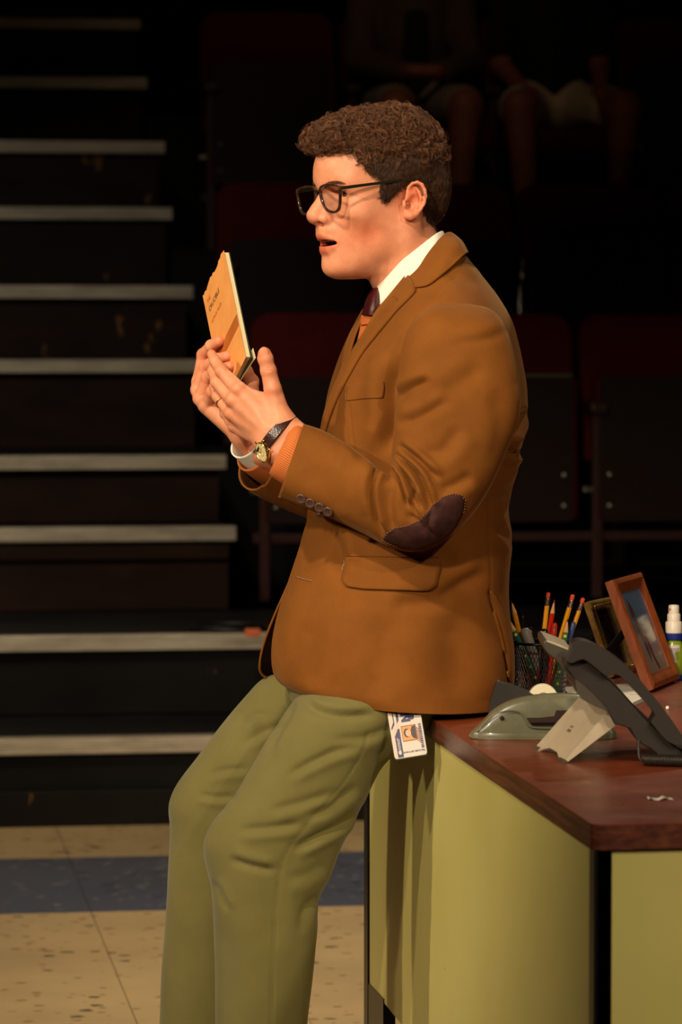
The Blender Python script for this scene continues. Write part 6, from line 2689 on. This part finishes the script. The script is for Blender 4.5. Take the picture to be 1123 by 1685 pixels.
pts = np.array([spx(x, y, .0002) for x, y in catmull(np.array([(110, 455), (170, 380), (230, 330), (300, 305), (370, 300), (420, 318), (450, 372), (484, 412), (560, 424), (700, 424), (860, 420)], float), 50)])
g.tube(pts, .0011, 6)
g.obj('moulded_edge', gg_m, stap, smooth=True)
G().lathe([(.0032, 0), (.0032, .0009), (.0018, .0013)], spx(285, 350, .0006), -SY, 16).obj('rivet', dk, stap)

# ---- tape dispenser with a roll
TD = STD + .20
tape = empty('tape_dispenser', PZ(850, 1178, DT), 'Chipped black tape dispenser with a white roll behind the stapler', 'tape dispenser')
blk = Mat('chipped_black_enamel', lin(36, 33, 28), 0.35, 0, 0.5)
_p = blk.n('NewGeometry').outputs['Position']
_m = blk.ramp(blk.noise(55, 3, .6, _p), [(.70, (0, 0, 0, 1)), (.72, (1, 1, 1, 1))])
blk.color(blk.mix(_m, lin(40, 37, 31), lin(170, 160, 96)))
blk = blk.m
tdv = float((PZ(850, 1180, DT) - CAM) @ FW)
def tpx(x, y, dep=0.0):
    return P(760 + x / 4.32, 1100 + y / 4.32, tdv) + SY * dep


zb = DT + .0006
prof = [(192, 300), (200, 240), (225, 160), (250, 96), (262, 92), (330, 116), (420, 150), (500, 180), (560, 225), (640, 250), (720, 200), (760, 205), (770, 260), (780, 345)]
poly = [tpx(x, y) for x, y in prof]
b0, b1 = tpx(785, 340), tpx(192, 340)
b0[2] = b1[2] = zb
poly += [b0, b1]
G().prism(np.array(poly), SY * .045).obj('housing', blk, tape, bevel=.003, auto=40)
# the roll shows above the cut-out
rc = tpx(585, 226, .022)
G().lathe([(.0105, -.009), (.0215, -.009), (.0222, -.0082), (.0222, .0082), (.0215, .009), (.0105, .009)], rc, SY, 40).obj('tape_roll', simple('translucent_white_tape', (216, 208, 176), 0.35, var=.03), tape, auto=40)
G().lathe([(.0104, -.0098), (.0104, .0098)], rc, SY, 24).obj('hub', simple('hub_grey', (120, 112, 92), .4), tape, auto=40)
G().box((0, 0, 0), (.004, .022, .004), rot=np.stack([RT, FH, (0, 0, 1)], 1), ctr=tpx(262, 96, .022)).obj('cutter', ferr, tape)

# ---- telephone
PD = float((PZ(925, 1256, DT) - CAM) @ FW)
PD2 = float((PZ(878, 1233, DT) - CAM) @ FW)
phone = empty('telephone', PZ(1000, 1245, DT), 'Dark grey office telephone on a silver stand, seen from its side', 'telephone')
silver = Mat('brushed_silver_plastic', lin(190, 176, 150), 0.35, 0.2, 0.5)
_p = silver.n('NewGeometry').outputs['Position']
silver.color(silver.ramp(silver.noise(40, 4, 0.6, _p), [(0.3, lin(186, 172, 144)), (0.7, lin(194, 181, 153))]))
silver = silver.m
charc = Mat('charcoal_plastic', lin(38, 31, 25), 0.42, 0, 0.4)
_p = charc.n('NewGeometry').outputs['Position']
charc.bump(charc.noise(700, 2, 0.5, _p), 0.2, 0.0006)
charc = charc.m
charc2 = simple('mid_grey_plastic', (64, 56, 44), 0.4, var=.05)
KX, KY = 860, 1030


def f1(x, y, d_):
    return P(KX + x / 4.27, KY + y / 4.27, d_)


# stand: a bent plate with two feet
TLp, TRp, BRp, BLp = f1(398, 500, PD2), f1(602, 602, PD), f1(282, 968, PD), f1(76, 868, PD2)
ex_s, ey_s = (BRp - BLp), (TLp - BLp)
nrm = np.cross(ex_s, ey_s)
nrm /= np.linalg.norm(nrm)
if nrm @ (CAM - BLp) < 0:
    nrm = -nrm
sp = lambda a, b, c=0.0: BLp * (1 - a) * (1 - b) + BRp * a * (1 - b) + TLp * (1 - a) * b + TRp * a * b + nrm * c
ol = [(0, 0), (.14, 0), (.22, .07), (.36, .13), (.62, .12), (.80, .05), (.82, 0), (1, 0), (1, 1), (0, 1)]
stn = G().prism(np.array([sp(a, b) for a, b in ol]), -nrm * .0035).obj('stand', silver, phone, bevel=.0008, auto=40)
for a0_, a1_ in ((-.01, .15), (.81, 1.01)):
    G().prism(np.array([sp(a0_, -.015, .0006), sp(a1_, -.015, .0006), sp(a1_, .075, .0006), sp(a0_, .075, .0006)]), -nrm * .005).obj('foot', charc2, stn, bevel=.0006)
G().prism(np.array([TRp, BRp, BRp + (f1(652, 700, PD) - TRp) * .12, f1(652, 702, PD)]), FH * .0016).obj('stand_side', silver, phone)
# maker's mark on the stand
mk = lambda a, b: sp(a, b, .0003)
exu = (sp(1, .5) - sp(0, .5))
exu /= np.linalg.norm(exu)
eyu = (sp(.5, 1) - sp(.5, 0))
eyu -= exu * (eyu @ exu)
eyu /= np.linalg.norm(eyu)
o0 = sp(.42, .47, .0004)
g = G()
for k, h_ in enumerate((1, 2, 3, 2, 1, 2, 3, 2, 1)):
    c_ = o0 + exu * (k * .0018) + eyu * .0066
    hh_ = .0013 * h_
    g.prism(np.array([c_, c_ + exu * .0009, c_ + exu * .0009 + eyu * hh_, c_ + eyu * hh_]), nrm * .0001)
mkm = simple('grey_print', (96, 88, 76), .5)
g.obj('emblem', mkm, stn)
lettering('CISCO', o0 - eyu * .0005, exu, eyu, .0062, mkm, 'emblem_text', stn, bold=.0001)
# body: side profile extruded across
bp_ = [(303, 236), (318, 252), (345, 262), (390, 248), (430, 240), (462, 256), (560, 336), (700, 470), (850, 640), (1000, 782), (1100, 868), (1180, 905), (1190, 930), (985, 932), (960, 915), (900, 862), (850, 838), (800, 800), (760, 725),
       (700, 702), (648, 690), (600, 600), (500, 560), (420, 512), (382, 470), (370, 430), (368, 372), (330, 322), (300, 290)]
body_p = np.array([f1(x, y, PD - .02) for x, y in bp_])
G().prism(body_p, FH * .19).obj('body', charc, phone, bevel=.0025, auto=35)
G().prism(np.array([f1(x, y, PD - .0225) for x, y in ((372, 378), (420, 408), (500, 478), (600, 590), (648, 690), (600, 600), (500, 560), (420, 512), (382, 470))]), FH * .19).obj('rear_housing', charc2, phone, bevel=.0015, auto=35)
lipp = np.array([f1(x, y, PD - .0215) for x, y in catmull(np.array([(303, 236), (318, 252), (345, 262), (390, 248), (430, 240), (462, 256), (560, 336)], float), 30)])
G().tube(lipp, .0012, 6).obj('lip', charc2, phone, smooth=True)
dp = [(165, 97), (250, 128), (345, 168), (345, 215), (312, 236), (305, 290), (372, 372), (368, 420), (300, 322), (230, 236), (172, 190), (150, 150), (150, 110)]
G().prism(np.array([f1(x, y, PD + .05) for x, y in dp]), FH * .14).obj('display', charc2, phone, bevel=.002, auto=40)
G().prism(np.array([f1(x, y, PD + .049) for x, y in ((172, 98), (250, 126), (345, 166), (345, 178), (250, 140), (172, 110))]), FH * .14).obj('display_edge', silver, phone)
hp_ = [(345, 172), (352, 130), (368, 112), (400, 104), (450, 110), (520, 138), (640, 208), (760, 306), (860, 418), (960, 540), (1050, 660), (1123, 770), (1180, 850), (1190, 880), (1150, 880), (1123, 842), (1080, 838), (1030, 815), (985, 775),
       (915, 690), (912, 672), (930, 640), (926, 612), (880, 556), (780, 446), (704, 366), (660, 342), (600, 352), (560, 330), (450, 244), (410, 238), (350, 262), (318, 250), (306, 236), (330, 205)]
hs_ = catmull(np.array(hp_, float), 140, closed=True)
L_, R_ = [], []
G().prism(np.array([f1(x, y, PD - .035) for x, y in hs_]), FH * .050).obj('handset', charc, phone, bevel=.005, auto=60)
t = np.linspace(0, 2 * math.pi * 26, 26 * 14)
c0_, c1_ = f1(850, 958, PD - .03), f1(1260, 978, PD - .05)
c0_[2] = c1_[2] = DT + .0085
ax_ = (c1_ - c0_)
L__ = np.linalg.norm(ax_)
ax_ /= L__
s2 = np.cross(ax_, (0, 0, 1))
pts = c0_ + ax_ * (t / t[-1] * L__)[:, None] + s2 * (np.cos(t) * .0062)[:, None] + np.array([0, 0, 1]) * (np.sin(t) * .0062)[:, None]
G().tube(pts, .0017, 6).obj('coiled_cord', charc, phone, smooth=True)
pts = catmull(np.array([f1(820, 800, PD - .02), f1(818, 860, PD - .022), f1(826, 930, PD - .028), f1(850, 955, PD - .03)]), 24)
G().tube(pts, .0019, 8).obj('cord_lead', charc, phone, smooth=True)
# ================================================================= SPECTATORS IN THE DARK
def cloth(name, rgb):
    return simple(name, rgb, 0.9, var=.1)


skin_d = simple('spectator_skin', (150, 84, 60), 0.6)


def field_obj(F, base, name, mat, parent, **kw):
    V_, F_ = F.mesh(relax=2)
    W_ = V_ + base
    return mobj(name, W_, outward(W_, F_), mat, parent, **kw)


def spectator(u0, label, top_m, leg_m, cardigan=False, legs_bare=True, hair_rgb=(40, 28, 20)):
    y0 = tier_y[2] - .02
    c_ = PY(u0, 100, y0)
    base = np.array((c_[0], y0, tier_z[2]))
    root = empty('person', base, label, 'person')
    seat_z = .47
    F = Field((-.36, -.72, -.02), (.36, .22, 1.42), .014)
    # x right, y away, z up; body faces the stage (towards -y)
    F.cap((0, .04, seat_z + .10), (0, .06, seat_z + .50), .12, .125, .05)
    F.cap((-.13, .06, seat_z + .52), (.13, .06, seat_z + .52), .06, .06, .06)
    F.cap((0, .05, seat_z + .58), (0, .03, seat_z + .70), .055, .05, .02)
    F.ell((0, .01, seat_z + .80), (.075, .095, .115), .02)
    F.cap((0, -.085, seat_z + .80), (0, -.10, seat_z + .785), .010, .013, .01)
    for s in (1, -1):
        F.ell((s * .077, .02, seat_z + .79), (.010, .022, .03), .006)
        if cardigan:
            F.chain([(s * .19, .05, seat_z + .50), (s * .21, -.02, seat_z + .26), (s * .05, -.25, seat_z + .20)], [.05, .045, .032], .02)
            F.ell((s * .03, -.28, seat_z + .20), (.05, .035, .03), .015)
        else:
            F.chain([(s * .18, .05, seat_z + .50), (s * .195, -.02, seat_z + .24), (s * .15, -.24, seat_z + .14)], [.048, .042, .03], .02)
            F.ell((s * .14, -.29, seat_z + .125), (.045, .05, .025), .015)
            for k in range(4):
                F.cap((s * (.115 + k * .02), -.31, seat_z + .12), (s * (.11 + k * .022), -.365, seat_z + .10), .010, .008, .006)
        kx = .13 if cardigan else .20
        F.chain([(s * .10, .0, seat_z + .07), (s * kx, -.42, seat_z + .06), (s * (kx - .03), -.44, .08)], [.085, .062, .04], .03)
        F.cap((s * (kx - .03), -.44, .045), (s * (kx - .01), -.58, .03), .042, .034, .02)
    field_obj(F, base, 'body', skin_d, root)
    # garment
    T = Field((-.36, -.42, seat_z - .02), (.36, .24, seat_z + .66), .014)
    T.cap((0, .04, seat_z + .10), (0, .06, seat_z + .50), .135, .14, .05)
    T.cap((-.13, .06, seat_z + .52), (.13, .06, seat_z + .52), .073, .073, .06)
    for s in (1, -1):
        if cardigan:
            T.chain([(s * .19, .05, seat_z + .50), (s * .21, -.02, seat_z + .26), (s * .08, -.22, seat_z + .20)], [.062, .056, .046], .03)
        else:
            T.chain([(s * .18, .05, seat_z + .50), (s * .195, -.01, seat_z + .30)], [.058, .052], .03)
    T.ell((0, -.12, seat_z + .62), (.065, .13, .13), .02, 'sub')
    field_obj(T, base, 'cardigan' if cardigan else 't_shirt', top_m, root)
    if cardigan:
        U = Field((-.12, -.16, seat_z + .05), (.12, .05, seat_z + .56), .012)
        U.cap((0, -.02, seat_z + .12), (0, -.01, seat_z + .42), .085, .080, .03)
        U.ell((0, -.14, seat_z + .58), (.06, .12, .14), .02, 'sub')
        field_obj(U, base, 'black_top', cloth('black_cotton', (14, 12, 12)), root)
    S = Field((-.36, -.56, seat_z - .08), (.36, .2, seat_z + .26), .014)
    S.cap((-.05, .03, seat_z + .10), (.05, .03, seat_z + .10), .125, .125, .05)
    for s in (1, -1):
        kx = .13 if cardigan else .20
        e = .90 if cardigan else .66
        S.cap((s * .10, .0, seat_z + .07), (s * (.10 + (kx - .10) * e), -.42 * e, seat_z + .065), .100, .088 if not cardigan else .080, .04)
    field_obj(S, base, 'skirt' if cardigan else 'shorts', leg_m, root)
    H = Field((-.12, -.12, seat_z + .66), (.12, .16, seat_z + .96), .012)
    H.ell((0, .03, seat_z + .83), (.088, .100, .105))
    H.ell((0, -.09, seat_z + .77), (.07, .07, .075), .01, 'sub')
    field_obj(H, base, 'hair', cloth('spectator_hair_%d' % int(u0), hair_rgb), root)
    for s in (1, -1):
        kx = (.13 if cardigan else .20)
        Sh = Field((-.10, -.16, -.01), (.10, .12, .12), .010)
        Sh.cap((0, .02, .045), (0, -.10, .035), .046, .040, .02)
        Sh.ell((0, 0, -.045), (.2, .3, .045), 0.004, 'sub')
        field_obj(Sh, base + np.array((s * (kx - .02), -.48, 0)), 'shoe', cloth('dark_shoe', (24, 20, 18)), root)


spectator(905, 'Seated spectator in a black shirt and white shorts, high at the right', cloth('black_jersey', (12, 10, 10)), cloth('white_shorts_cloth', (196, 172, 138)))
spectator(680, 'Seated spectator in a grey-brown cardigan with hands together, above his head', cloth('grey_brown_knit', (84, 60, 42)), cloth('pale_skirt_cloth', (150, 130, 108)), cardigan=True)
